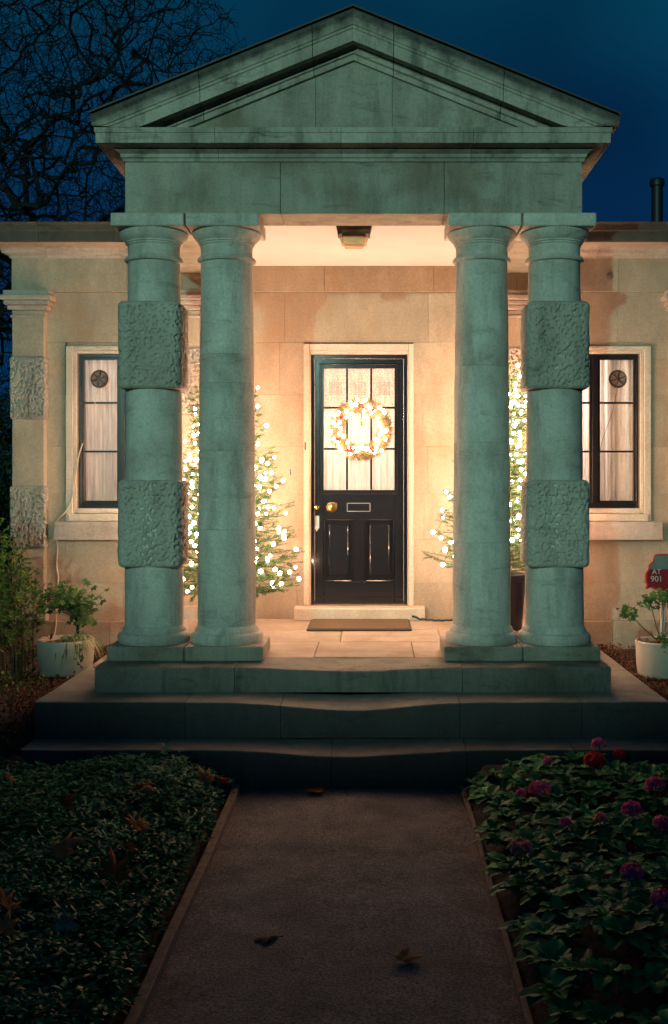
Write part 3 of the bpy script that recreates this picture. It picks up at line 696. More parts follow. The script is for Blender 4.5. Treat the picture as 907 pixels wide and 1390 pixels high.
# chimney flue
fl = lathe('flue_pipe', [(.055, 3.40), (.055, 4.02), (.068, 4.03), (.072, 4.06), (.066, 4.09), (.05, 4.10)], M['flue'], house, 24, (2.84, .75, 0))
lathe('flue_collar', [(.085, 3.46), (.085, 3.50), (.06, 3.53)], M['flue'], house, 24, (2.84, .75, 0))
# bell push and small socket beside the door
tag(boxes('doorbell', [(-.615, -.590, -.012, .001, 1.262, 1.325)], M['chrome'], None, .003), 'small grey bell push on the wall left of the door frame', 'doorbell')
b1 = bpy.data.objects['doorbell']
for z in (1.276, 1.294, 1.312): o = lathe('push_button', [(.008, 0), (.008, .005), (.005, .007)], M['black'], b1, 12, (-.6025, -.0122, z)); o.rotation_euler = (R(90), 0, 0)
tag(box('latch_plate', -.478, -.466, -.030, -.020, 1.49, 1.56, M['lampbody'], None, .002), 'tiny dark metal contact on the left side of the door frame', 'latch plate')
tag(lathe('wall_disc', [(.032, 0), (.032, .010), (.02, .014)], M['signgrey'], None, 20, (2.215, -.031, 3.02)), 'small round grey disc on the stone frieze above the right window', 'disc').rotation_euler = (R(90), 0, 0)

# ================================================================ THINGS ON THE PORCH
mat_ = box('doormat', -.395, .43, -.82, -.215, .001, .022, M['mat'], None, .008); tag(mat_, 'brown coir doormat on the porch floor before the black door', 'doormat')
boxes('mat_border', [(-.41, .445, -.835, -.8205, .001, .014), (-.41, .445, -.2145, -.20, .001, .014), (-.41, -.3955, -.8203, -.2147, .001, .014), (.4305, .445, -.8203, -.2147, .001, .014)], M['rubber'], mat_, .003)
pts = []
for i in range(60):
    f = i/59; pts.append((.47+.62*f, -.20-.10*f+.03*math.sin(f*13), .012+.03*max(0, 1-f*9)+.004*math.sin(f*30)**2))
tag(tube('extension_cable', pts, .009, M['cable'], None, 6), 'dark electric cable trailing over the porch floor from the door step to the right tree', 'cable')
# tubs and Christmas trees
def tub(x, y, r, h, label):
    t_ = thing('tree_tub', label, 'tub', (x, y, 0), 'dark tubs of the Christmas trees')
    lathe('tub_body', [(r*.80, .001), (r*.82, .02), (r*.97, h-.06), (r*1.04, h-.05), (r*1.05, h-.005), (r*1.02, h), (r*.95, h), (r*.93, h-.03)], M['tub'], t_, 40)
    lathe('tub_soil', [(r*.92, h-.05), (r*.9, h-.035)], M['soil'], t_, 24)
TREES = [(-1.08, -.70, 'l'), (1.19, -.72, 'r')]
tub(-1.08, -.70, .19, .26, 'dark tub at the left, holding the lit fir tree behind the left columns')
tub(1.19, -.72, .20, .46, 'dark navy tub seen between the two right columns under the lit fir')
bulb_me = ball_mesh('fairy_bulb', .0135, 2); bulb_me.materials.append(M['bulb'])
def fir_mesh(seed, H=1.85, RB=.60):
    r = random.Random(seed); V, F = [], []; tips = []
    stems_V, stems_F = [], []
    nb = 150
    for k in range(nb):
        f = (k+.5)/nb; z = .06+H*.93*f**1.05; az = k*2.39996+r.uniform(-.4, .4)
        L = RB*(1-f)**.80*r.uniform(.75, 1.12)+.07; up = .10+.55*f+r.uniform(-.1, .15)
        pts = []; n = 7
        for i in range(n+1):
            s = i/n; rr = L*s; pts.append(Vector((math.cos(az)*rr, math.sin(az)*rr, z+rr*up*(.5+.5*s)-.05*math.sin(s*PI))))
        tube_into(stems_V, stems_F, pts, [.006*(1-i/n*.75) for i in range(n+1)], 4)
        d0 = Vector((math.cos(az), math.sin(az), 0)); side = Vector((-math.sin(az), math.cos(az), 0))
        twigs = [(pts[0], pts[-1], 1)]
        for i in range(1, n):
            for sg in (-1, 1):
                tl = L*.42*(1-i/n*.6)*r.uniform(.7, 1.2); st_ = pts[i]; en = st_+(d0*.75+side*sg*.8+Vector((0, 0, r.uniform(-.1, .35)))).normalized()*tl
                twigs.append((st_, en, .8)); tube_into(stems_V, stems_F, [st_, en], [.003, .0015], 3)
                tips.append(en)
        tips.append(pts[-1])
        for (a, b_, sc) in twigs:
            d = b_-a; ln = d.length
            if ln < .02: continue
            d.normalize(); m_ = int(ln/.0036)
            for q in range(m_):
                p = a+d*(ln*q/m_); th = r.uniform(0, 2*PI); u = d.cross(Vector((.3, .2, 1))).normalized(); w = d.cross(u); o_ = (u*math.cos(th)+w*math.sin(th)+d*.75).normalized()*r.uniform(.020, .034)
                wv = o_.cross(d).normalized()*.0026; base = len(V); V += [p-wv, p+wv, p+o_]; F.append((base, base+1, base+2))
    tube_into(stems_V, stems_F, [(0, 0, -.05), (0, 0, H*.5), (0, 0, H+.02)], [.022, .014, .004], 8)
    me = bpy.data.meshes.new('needles'); me.from_pydata([tuple(v) for v in V], [], F); me.materials.append(M['needle'])
    ms_ = bpy.data.meshes.new('branches'); ms_.from_pydata([tuple(v) for v in stems_V], [], stems_F); ms_.materials.append(M['stem'])
    return me, ms_, tips
fm, fb, tips = fir_mesh(5)
print('fir tris', len(fm.polygons), len(fb.polygons))
def xmas(x, y, z0, rot, label, ll, seed, sc=1, zs=1):
    t_ = thing('christmas_tree', label, 'Christmas tree', (x, y, z0), 'Christmas trees flanking the door')
    for me in (fb, fm):
        o = bpy.data.objects.new('branches' if me is fb else 'needles', me); COL.objects.link(o); o.parent = t_; o.rotation_euler = (0, 0, rot); o.scale = (sc, sc, sc*zs)
    s_ = thing('light_string', ll, 'string lights', (x, y, z0), 'strings of lit bulbs on the Christmas trees')
    r = random.Random(seed); order = []
    cand = [t for t in tips if t.z < 1.80]; r.shuffle(cand); order = []
    Rm = Matrix.Rotation(rot, 3, 'Z')
    for c in cand:
        c = (Rm @ c)*sc; c.z *= zs
        if all((c-q).length > .066 for q in order): order.append(c)
        if len(order) >= 270: break
    order.sort(key=lambda c: (c.z*1.0+math.atan2(c.y, c.x)*.03))
    wire = []
    for c in order:
        rr = Vector((c.x, c.y, 0)).length
        o = bpy.data.objects.new('lit_bulb', bulb_me); COL.objects.link(o); o.parent = s_; o.location = c+Vector((0, 0, .016)); k = r.uniform(.72, 1.32); o.scale = (k, k, k*1.1); wire.append(c)
    # wire spirals round in short hops, ordered by height then angle
    wire.sort(key=lambda c: (int(c.z/.16), math.atan2(c.y, c.x)))
    pts = []
    for a, b_ in zip(wire[:-1], wire[1:]):
        if (b_-a).length < .5: pts += [a, (a+b_)/2-Vector((0, 0, .015))]
    tube('light_wire', pts, .0022, M['cable'], s_, 4)
xmas(-1.08, -.70, .22, .6, 'left fir Christmas tree with lit bulbs, standing behind the left pair of columns', 'string of warm white bulbs lit on the left fir tree', 3, 1.03, 1.13)
xmas(1.19, -.72, .44, 2.9, 'right fir Christmas tree with lit bulbs, standing behind the right pair of columns', 'string of warm white bulbs lit on the right fir tree', 11, .97)

# ---- wreath
wr = thing('door_wreath', 'lit round fir wreath with red bows and warm bulbs hanging on the black door', 'wreath', (.022, .0, 1.675))
r = random.Random(3); V, F = [], []; RR = .212
for k in range(7500):
    a = r.uniform(0, 2*PI); q = r.uniform(0, 2*PI); rr = .058*math.sqrt(r.random()); p = Vector((math.cos(a)*(RR+rr*math.cos(q)), rr*math.sin(q)*.8, math.sin(a)*(RR+rr*math.cos(q))))
    dr = Vector((math.cos(a)*math.cos(q), math.sin(q), math.sin(a)*math.cos(q))); tg = Vector((-math.sin(a), 0, math.cos(a)))
    o_ = (dr*r.uniform(.2, 1)+tg*r.uniform(.1, 1)+Vector((r.uniform(-.4, .4),)*3)).normalized()*r.uniform(.025, .055); wv = o_.cross(Vector((.2, 1, .1))).normalized()*.0022
    b0 = len(V); V += [p-wv, p+wv, p+o_]; F.append((b0, b0+1, b0+2))
M['wreathgreen'] = leafmat('wreath_sprigs', (.07, .06, .025), (.20, .15, .06), .5, .1); mk('wreath_foliage', V, F, M['wreathgreen'], wr)
tube('wreath_ring', [(math.cos(2*PI*i/40)*RR, 0, math.sin(2*PI*i/40)*RR) for i in range(41)], .012, M['stem'], wr, 6)
wb = ball_mesh('wreath_bulb', .0135, 2); wb.materials.append(M['wbulb'])
for k in range(60):
    a = 2*PI*k/60+r.uniform(-.06, .06); q = RR+r.uniform(-.062, .062)
    o = bpy.data.objects.new('lit_bulb', wb); COL.objects.link(o); o.parent = wr; o.location = (math.cos(a)*q, -.045-r.uniform(0, .012), math.sin(a)*q)
be = ball_mesh('berry', .011, 2); be.materials.append(M['berry'])
for a0 in (92, 150, 205, 237, 250, 300, 60):
    for k in range(9):
        a = R(a0)+r.uniform(-.09, .09); q = RR+r.uniform(-.03, .03); o = bpy.data.objects.new('berry', be); COL.objects.link(o); o.parent = wr; o.location = (math.cos(a)*q, -.055-r.uniform(0, .012), math.sin(a)*q)
def ribbon(name, cx, cz, s, parent):
    V, F = [], []
    for sg in (-1, 1):
        for k in range(9):
            t_ = k/8; x = sg*s*math.sin(t_*PI)*1.0; z = s*.55*math.sin(t_*2*PI)*.9; y = -.058-.012*math.sin(t_*PI)
            V += [(cx+x, y-.008, cz+z), (cx+x, y+.012, cz+z)]
        b0 = len(V)-18
        for k in range(8): F.append((b0+2*k, b0+2*k+1, b0+2*k+3, b0+2*k+2))
    for sg in (-1, 1):
        b0 = len(V); V += [(cx, -.062, cz), (cx+sg*s*.25, -.062, cz), (cx+sg*s*.75, -.066, cz-s*1.1), (cx+sg*s*.45, -.066, cz-s*1.2)]; F.append((b0, b0+1, b0+2, b0+3))
    o = mk(name, V, F, M['red'], parent, True); sd = o.modifiers.new('solid', 'SOLIDIFY'); sd.thickness = .002
ribbon('ribbon_bow', 0.0, RR+.01, .038, wr); ribbon('ribbon_bow', -.10, -.18, .032, wr); ribbon('ribbon_bow', -.19, .03, .026, wr)
lathe('hanging_bell', [(.024, 0), (.020, .010), (.014, .03), (.010, .042), (.003, .048)], M['brass'], wr, 20, (.0, -.03, .03))
tube('bell_ribbon', [(0, -.03, .075), (0.004, -.035, .12), (0, -.04, .17)], .005, M['berry'], wr, 5)

# ================================================================ POTS AND PLANTS BESIDE THE STEPS
def leaf_into(V, F, p, d, up, L, Wd, curl=.2, n=3, cup=.15):
    """pointed oval leaf, 2*n quads, midrib folded"""
    d = d.normalized(); s = d.cross(up)
    if s.length < .05: s = d.cross(Vector((1, 0, .1)))
    s.normalize(); u = s.cross(d).normalized(); b0 = len(V)
    prof = {2: (0.15, 1, 0), 3: (.12, .95, .8, 0), 4: (.1, .75, 1, .72, 0)}[n]
    for k in range(n+1):
        t_ = k/n; c = p+d*L*t_-u*L*curl*t_*t_; w = Wd*.5*prof[k]
        if k == n: V.append(c)
        else: V += [c-s*w+u*w*cup, c, c+s*w+u*w*cup]
    for k in range(n-1):
        a = b0+3*k; F.append((a, a+1, a+4, a+3)); F.append((a+1, a+2, a+5, a+4))
    a = b0+3*(n-1); F.append((a, a+1, a+3)); F.append((a+1, a+2, a+3))
def lobed_into(V, F, p, nrm, d, s, lobes=5):
    """palmate leaf as a fan"""
    nrm = nrm.normalized(); d = (d-nrm*d.dot(nrm)).normalized(); e_ = nrm.cross(d); b0 = len(V); V.append(p)
    m_ = lobes*2+1
    for k in range(m_):
        a = R(-150+300*k/(m_-1)); rr = s*(1.0 if k % 2 else .55)*(1-.25*abs(a)/2.6); V.append(p+d*math.cos(a)*rr+e_*math.sin(a)*rr+nrm*(-.12*rr if k % 2 else .05*rr))
    for k in range(m_-1): F.append((b0, b0+1+k, b0+2+k))
def rv(r, z=0): return Vector((r.uniform(-1, 1), r.uniform(-1, 1), r.uniform(-1, 1)+z))
# left pot
pl = thing('plant_pot', 'round cream pot with arching grassy leaves at the left of the steps', 'pot', (-2.20, -1.42, -.245))
lathe('pot_body', [(.165, 0), (.185, .015), (.205, .10), (.212, .20), (.213, .262), (.208, .272), (.196, .270), (.190, .235)], M['pot'], pl, 48, None, .003)
lathe('pot_soil', [(.193, .20), (.19, .238)], M['soil'], pl, 30)
r = random.Random(21)
sp = thing('spider_plant', 'striped grassy plant spilling over the right rim of the left cream pot', 'plant', (-2.10, -1.45, 0))
V, F = [], []
for c in ((0, 0, 0), (-.02, -.02, .01)):
    for k in range(46):
        az = r.uniform(0, 2*PI); L = r.uniform(.14, .30); base = Vector((c[0]+r.uniform(-.03, .03), r.uniform(-.03, .03), c[2])); d = Vector((math.cos(az), math.sin(az), 0)); sd = Vector((-d.y, d.x, 0)); rise = r.uniform(.6, 1.5); b0 = len(V); n = 6
        for i in range(n+1):
            t_ = i/n; q = base+d*L*t_*.85+Vector((0, 0, L*(rise*t_-1.45*rise*t_*t_))); w = .0075*(1-t_)**.6+.0004; V += [q-sd*w, q+sd*w]
        for i in range(n): F.append((b0+2*i, b0+2*i+1, b0+2*i+3, b0+2*i+2))
mk('grassy_leaves', V, F, M['spider'], sp)
V, F = [], []
for k in range(110):
    x = r.uniform(-.09, .07); z = -.16*abs(r.gauss(0, .6)); p = Vector((x, -.115+r.uniform(-.02, .0)-.0*z, max(-.2, z)+.01)); leaf_into(V, F, p, Vector((r.uniform(-.6, .6), -.5, r.uniform(-1.4, .1))), Vector((0, -1, .2)), r.uniform(.018, .034), .014, .2)
mk('trailing_sprigs', V, F, M['shrub_leaf'], sp)
gp = thing('leafy_pot_plant', 'bushy green plant on a dark stem growing behind the grassy plant in the left pot', 'plant', (-2.14, -1.34, -.02))
tube('main_stem', [(0, 0, -.02), (.01, 0, .12), (-.01, .01, .24), (-.05, 0, .36)], [.014, .012, .010, .005], M['bark'], gp, 7)
V, F = [], []; SV, SF = [], []
for k in range(260):
    f = r.random(); c = Vector((-.08+r.gauss(0, .12), r.gauss(0, .07), .34+r.gauss(0, .055))) if f < .72 else Vector((.045+r.gauss(0, .035), r.gauss(0, .05), r.uniform(.14, .34)))
    lobed_into(V, F, c, Vector((r.uniform(-.6, .6), -.6+r.uniform(-.5, .3), 1)), rv(r, .2), r.uniform(.026, .048))
    if k % 3 == 0: tube_into(SV, SF, [(0, 0, .2), (c*.5+Vector((0, 0, .12))), c], [.003, .002, .0015], 3)
mk('leaves', V, F, M['pot_leaf'], gp); mk('leaf_stalks', SV, SF, M['stem'], gp)
rl = thing('red_leaved_sprig', 'single dark red strap leaves lying over the left rim of the left cream pot', 'plant', (-2.32, -1.40, 0))
V, F = [], []
for (d, L) in (((-.8, -.2, .35), .12), ((.9, -.3, -.28), .11), ((-.4, -.5, .8), .10), ((-1, -.1, .05), .13), ((.2, -.4, .8), .08)): leaf_into(V, F, Vector((0, 0, .01)), Vector(d), Vector((0, 0, 1)), L, .022, .25, 4)
mk('strap_leaves', V, F, M['redleaf'], rl)
# left tall shrub: thin bare canes below, small leaves above
ts = thing('tall_leafy_shrub', 'tall shrub of thin bare canes with small olive leaves left of the steps', 'shrub', (-2.85, -1.6, -.25))
SV, SF, V, F = [], [], [], []
for k in range(110):
    x = r.uniform(-.60, .40); y = r.uniform(-.30, .35); h = (1.28-.55*max(0, (x+.05)/.45)**1.2)*r.uniform(.62, 1.08) if x > -.05 else r.uniform(.85, 1.42)
    p = Vector((x, y, 0)); pts = [p.copy()]; lean = Vector((r.uniform(-.10, .10), r.uniform(-.08, .08), 0)); n = 8
    for i in range(1, n+1): pts.append(p+lean*(i/n)**1.5+Vector((.012*noise.noise(Vector((k, i, 0))), .012*noise.noise(Vector((k, i, 5))), h*i/n)))
    tube_into(SV, SF, pts, [.0055-.004*i/n for i in range(n+1)], 4)
    for i in range(3, n+1):
        for q in range(r.randint(3, 7)):
            if r.random() > (i/n)*1.15: continue
            st_ = pts[i]+Vector((0, 0, r.uniform(-.08, .06))); d = Vector((r.uniform(-1, 1), r.uniform(-1, 1), r.uniform(0, .7))).normalized(); L = r.uniform(.03, .10); en = st_+d*L; tube_into(SV, SF, [st_, en], [.0016, .001], 3)
            for m_ in range(r.randint(2, 5)): leaf_into(V, F, st_+d*L*r.uniform(.5, 1.05), (d+rv(r)*.9), Vector((r.uniform(-.5, .5), -.4, 1)), r.uniform(.022, .045), r.uniform(.014, .022), .2)
mk('canes', SV, SF, M['stem'], ts); mk('leaves', V, F, M['shrub_leaf'], ts)
print('shrub', len(F))
# low sprigs at the foot of the shrub
lw = thing('low_leafy_clump', 'low scrambling clump of pale small leaves at the foot of the left cream pot', 'plant', (-2.55, -1.95, -.25))
V, F = [], []
for k in range(420): p = Vector((r.gauss(0, .20), r.gauss(0, .12), abs(r.gauss(0, .06))+.01)); leaf_into(V, F, p, rv(r, .3), Vector((0, 0, 1)), r.uniform(.02, .04), .014, .2)
mk('leaves', V, F, M['shrub_leaf'], lw)
# leaf litter strips either side of the apron
for sx, lb in ((-1, 'reddish strip of dead leaves and needles along the wall foot left of the steps'), (1, 'reddish strip of dead leaves along the wall foot right of the steps')):
    V, F = [], []
    for k in range(7500):
        x = sx*r.uniform(2.01, 3.3); y = r.uniform(-3.1, -.06)
        if r.random() < .5: x = sx*(2.01+abs(r.gauss(0, .12)))
        z = gz(x, y)
        if abs(x) < 2.9: z = min(z, -.25)
        leaf_into(V, F, Vector((x, y, z+.012+.02*r.random())), rv(r, .0), Vector((0, 0, 1)), r.uniform(.012, .04), r.uniform(.006, .02), .3, 2)
    tag(mk('leaf_litter', V, F, M['litter']), lb, 'leaf litter', kind='stuff')
# right pot, plant, sign
pr_ = thing('plant_pot', 'pale square-shouldered pot at the right edge, beside the red sign', 'pot', (2.30, -1.50, -.245))
lathe('pot_body', [(.155, 0), (.175, .012), (.185, .10), (.190, .22), (.196, .262), (.190, .272), (.178, .268), (.17, .235)], M['pot'], pr_, 48, None, .004)
lathe('pot_soil', [(.17, .20), (.168, .240)], M['soil'], pr_, 30)
gr = thing('geranium', 'green lobed-leaf plant in the right pot reaching out left over the rim', 'plant', (2.30, -1.50, 0))
V, F, SV, SF = [], [], [], []
for (cx, cy, cz, n, s_) in ((-.26, -.05, .235, 30, .035), (-.10, -.04, .33, 30, .036), (.02, .0, .36, 40, .045), (.14, .0, .33, 34, .04), (.05, -.16, -.02, 26, .04), (-.02, -.18, .06, 10, .025)):
    tube_into(SV, SF, [(0, 0, 0), (cx*.5, cy*.5, cz*.45), (cx, cy, cz)], [.006, .004, .003], 4)
    for k in range(n): lobed_into(V, F, Vector((cx+r.gauss(0, s_), cy+r.gauss(0, s_), cz+r.gauss(0, s_*.65))), Vector((r.uniform(-.7, .7), -.7+r.uniform(-.5, .3), .9)), rv(r, .2), r.uniform(.022, .040))
mk('leaves', V, F, M['pot_leaf'], gr); mk('stalks', SV, SF, M['stem'], gr)
V, F = [], []
for k in range(40): leaf_into(V, F, Vector((r.gauss(-.03, .07), r.gauss(-.06, .05), .015+.02*r.random())), rv(r), Vector((0, 0, 1)), r.uniform(.03, .06), .025, .3)
tag(mk('dry_leaves', V, F, M['fall'], gr))
sg = thing('red_sign', 'red and grey scalloped sign on a white stake behind the right pot', 'sign', (2.365, -1.30, -.11))
half = [(0, .77), (.055, .768), (.075, .755), (.080, .715), (.110, .69), (.118, .655), (.140, .62), (.142, .55), (.128, .535), (.137, .505), (.126, .495), (.10, .51), (.06, .49), (0, .482)]
ol = [(x, z) for x, z in half]+[(-x, z) for x, z in reversed(half[1:-1])]
def plate(name, pts2, y0_, y1_, mat_n, par):
    n = len(pts2); V = [(x, y0_, z) for x, z in pts2]+[(x, y1_, z) for x, z in pts2]
    bm = bmesh.new(); vs = [bm.verts.new(v) for v in V]; f0 = bm.faces.new(vs[:n]); f1 = bm.faces.new(list(reversed(vs[n:])))
    for i in range(n): bm.faces.new([vs[i], vs[(i+1) % n], vs[n+(i+1) % n], vs[n+i]])
    bmesh.ops.triangulate(bm, faces=[f0, f1]); return from_bm(name, bm, mat_n, par)
cz_ = .63
rim = plate('sign_rim', [(x*1.0, z) for x, z in ol], 0, .012, M['signrim'], sg)
ins = [(x*.90, cz_+(z-cz_)*.92) for x, z in ol]
plate('sign_face', [p_ for p_ in ins if p_[1] < .665], -.004, .001, M['signred'], sg)
plate('sign_top', [(x, z) for x, z in ins if z > .64], -.006, -.001, M['signgrey'], sg)
def text(name, s, x, y, z, size, mat_n, par):
    c = bpy.data.curves.new(name, 'FONT'); c.body = s; c.size = size; c.extrude = .001; c.align_x = 'CENTER'; tmp = bpy.data.objects.new('tmp', c); COL.objects.link(tmp)
    dg = bpy.context.evaluated_depsgraph_get(); me = bpy.data.meshes.new_from_object(tmp.evaluated_get(dg)); bpy.data.objects.remove(tmp)
    for v in me.vertices: v.co = Vector((v.co.x, -v.co.z, v.co.y))
    me.materials.clear(); return link(name, me, mat_n, par, loc=(x, y, z))
text('lettering', 'AT', -.055, -.009, .615, .055, M['signwhite'], sg); text('lettering', '901', -.055, -.009, .558, .062, M['signwhite'], sg)
box('sign_stake', -.015, .02, .013, .035, -.16, .62, M['post'], sg, .003)

# ================================================================ FLOWER BEDS
# left bed: small glossy ground cover
def bedh(x, y, seed): return .20+.07*noise.noise(Vector((x*1.4, y*1.4, seed)))+.05*noise.noise(Vector((x*4.5, y*4.5, seed)))
r = random.Random(77); V, F = [], []; cnt = 0
for k in range(9000):
    x = -.74-3.0*r.random()**1.2; y = -3.22-3.6*r.random()
    edge = min(1, (-.74-x)/.25); back = min(1, (-3.15-y)/.15); h = bedh(x, y, 1)*(.35+.65*edge)*(.8+.2*back)
    if edge < .9 and r.random() < .2: continue
    if noise.noise(Vector((x*3, y*3, 9))) > .6: continue
    base = Vector((x, y, -.61)); tp = base+Vector((r.gauss(0, .03), r.gauss(0, .03), h*r.uniform(.75, 1.08)))
    ax = (tp-base).normalized()+rv(r)*.35
    nl = r.randint(7, 11)
    for q in range(nl):
        f = 1-q/nl*.45; az = q*2.4+k; d = Vector((math.cos(az), math.sin(az), r.uniform(.15, .9)))+rv(r)*.2
        leaf_into(V, F, base+(tp-base)*f, d, Vector((0, 0, 1)), (1.3 if k % 5 == 0 else 1)*r.uniform(.026, .046), r.uniform(.020, .030), .25, 3, .3); cnt += 1
tag(mk('ground_cover', V, F, M['ground_leaf']), 'dense low carpet of small glossy dark leaves filling the bed left of the path', 'ground cover', kind='stuff')
print('gc', len(F))
# right bed: broad crinkled primula leaves
V, F = [], []
def primleaf(V, F, p, d, L, Wd, r):
    d = d.normalized(); s = d.cross(Vector((0, 0, 1))).normalized(); u = s.cross(d); b0 = len(V); n = 6; pr = [.22, .42, .80, 1, 1, .80, .38]; el = r.uniform(.1, .5)
    for k in range(n+1):
        t_ = k/n; c = p+d*L*t_+Vector((0, 0, 1))*(-L*el*t_*t_*1.2); w = Wd*.5*pr[k]; q = .12*w*(1 if k % 2 else -1)
        V += [c-s*w+u*(w*.35+q), c-s*w*.5+u*(w*.28-q*.6), c, c+s*w*.5+u*(w*.28-q*.6), c+s*w+u*(w*.35+q)]
    for k in range(n):
        for m_ in range(4): a = b0+5*k+m_; F.append((a, a+1, a+6, a+5))
def rosette(V, F, x, y, z, r, n=13, s=1, up=.0):
    for q in range(n):
        az = q*2.4+r.uniform(-.3, .3)+x*9; e_ = .15+.9*(q/n)+up; L = r.uniform(.085, .14)*s*(1-.25*q/n); primleaf(V, F, Vector((x, y, z)), Vector((math.cos(az), math.sin(az), e_)), L, L*r.uniform(.42, .58), r)
spots = []
for k in range(2600):
    x = .74+3.4*r.random(); y = -3.22-3.7*r.random()
    if all((x-a)**2+(y-b_)**2 > .0105 for a, b_ in spots): spots.append((x, y))
for x, y in spots:
    e_ = min(1, (x-.72)/.3); z = -.60+(.10+.10*noise.noise(Vector((x*2, y*2, 3)))+.05)*(.35+.65*e_); rosette(V, F, x, y, z, r, 14, r.uniform(.85, 1.2))
tag(mk('primula_leaves', V, F, M['prim_leaf'], smooth=True), 'thick mass of broad crinkled green leaves filling the flower bed right of the path', 'foliage', kind='stuff')
print('prim', len(F), len(spots))
# world position from a picture position (used once to read the layout; flowers stand at real places in the bed)
FL = [  # x, y, height above soil, size, colour, label
 (1.430, -3.470, 0.30, .034, 'pink', 'small magenta flower head at the back of the right bed nearest the lowest step'),
 (1.376, -3.600, 0.24, .050, 'red', 'large round red flower head, the biggest at the back of the right bed'),
 (1.540, -3.500, 0.25, .030, 'red', 'small red flower head just right of the large red one'),
 (0.984, -4.180, 0.24, .044, 'pink', 'twin-lobed magenta flower head in the middle of the right bed near the path'),
 (0.892, -4.170, 0.22, .022, 'pink', 'tiny magenta bud left of the twin-lobed flower'),
 (1.590, -4.100, 0.24, .048, 'pink', 'upper magenta and salmon flower head at the right edge of the photo'),
 (1.380, -4.490, 0.23, .042, 'pink', 'wide magenta flower head below the large red one in the right bed'),
 (1.465, -4.730, 0.24, .042, 'pink', 'magenta flower head at the right edge of the photo, lower of the two there'),
 (1.030, -4.680, 0.23, .026, 'pink', 'small half-hidden magenta flower head in the centre of the right bed'),
 (1.200, -4.630, 0.23, .028, 'rosepink', 'faded salmon flower head between the small and the wide magenta ones'),
 (0.775, -5.030, 0.23, .040, 'rosepink', 'salmon pink flower head nearest the path edging'),
 (1.190, -5.300, 0.22, .038, 'pink', 'dull purple flower head in the nearer part of the right bed'),
 (1.226, -5.630, 0.24, .036, 'pink', 'magenta flower head lowest at the right of the bed'),
 (1.118, -3.610, 0.24, .024, 'pink', 'tiny pink flower head left of the large red one'),
]
for i, (x, y, h, s_, c, lb) in enumerate(FL):
    h += .02; s_ *= r.uniform(.9, 1.15)
    t_ = thing('primula_plant', lb, 'flower', (x, y, -.60), 'flowering primulas in the right bed')
    V, F = [], []; tube_into(V, F, [(0, 0, 0), (.005, 0, h*.6), (0, 0, h)], [.004, .003, .003], 5); mk('flower_stem', V, F, M['stem'], t_)
    V, F = [], []; rosette(V, F, 0, 0, h*.38, r, 9, .8, .1); mk('leaves', V, F, M['prim_leaf'], t_)
    V, F = [], []
    for k in range(30):
        a = r.uniform(0, 2*PI); e_ = r.uniform(-.25, 1); q = Vector((math.cos(a)*math.sqrt(1-e_*e_ if abs(e_) < 1 else 0), math.sin(a)*math.sqrt(max(0, 1-e_*e_)), e_*.8)); o_ = Vector((0, 0, h))+q*s_
        q.normalize(); u = q.cross(Vector((.1, .3, 1))).normalized(); w = q.cross(u)
        for m_ in range(5):
            b_ = 2*PI*m_/5+k; dd = (u*math.cos(b_)+w*math.sin(b_)+q*.25); leaf_into(V, F, o_, dd+rv(r)*.35, q, s_*.55, s_*.42, .1, 2)
    mk('flower_head', V, F, M[c], t_)
# ---- fallen plane leaves, each one a thing
def plane_leaf(name, loc, rot, s, mt, label, curl=.5, seed=0, grp='fallen leaves'):
    rr = random.Random(seed); out = []
    spec = [(-180, .12), (-150, .42), (-128, .30), (-112, .62), (-95, .55), (-82, .80), (-66, .38), (-52, .60), (-38, .95), (-22, .50), (-12, .75), (0, 1.12), (12, .75), (22, .50), (38, .95), (52, .60), (66, .38), (82, .80), (95, .55), (112, .62), (128, .30), (150, .42)]
    V = [(0, 0, 0)]; n = len(spec)
    for ring in (.5, 1):
        for a, q in spec:
            q = q*ring*s*(1+rr.uniform(-.06, .06)); x = math.sin(R(a))*q; y = math.cos(R(a))*q; z = curl*.55*((x*x)*1.3+(y*y)*.5)/s*(1 if seed % 3 == 0 else -1)*.8+.12*s*noise.noise(Vector((x/s*2.2, y/s*2.2, seed)))*2; V.append((x, y, z))
    F = [(0, 1+i, 1+(i+1) % n) for i in range(n)]+[(1+i, 1+n+i, 1+n+(i+1) % n, 1+(i+1) % n) for i in range(n)]
    o = mk(name, V, F, M[mt], None, True, loc); o.rotation_euler = Euler([R(a) for a in rot]); sd = o.modifiers.new('thickness', 'SOLIDIFY'); sd.thickness = .0015
    tag(o, label, 'leaf', grp); st_ = tube('leaf_stalk', [(0, 0, 0), (.01*s, -.3*s, .02*s), (.05*s, -.75*s, .08*s)], .0022, M['stem'], o, 4); return o
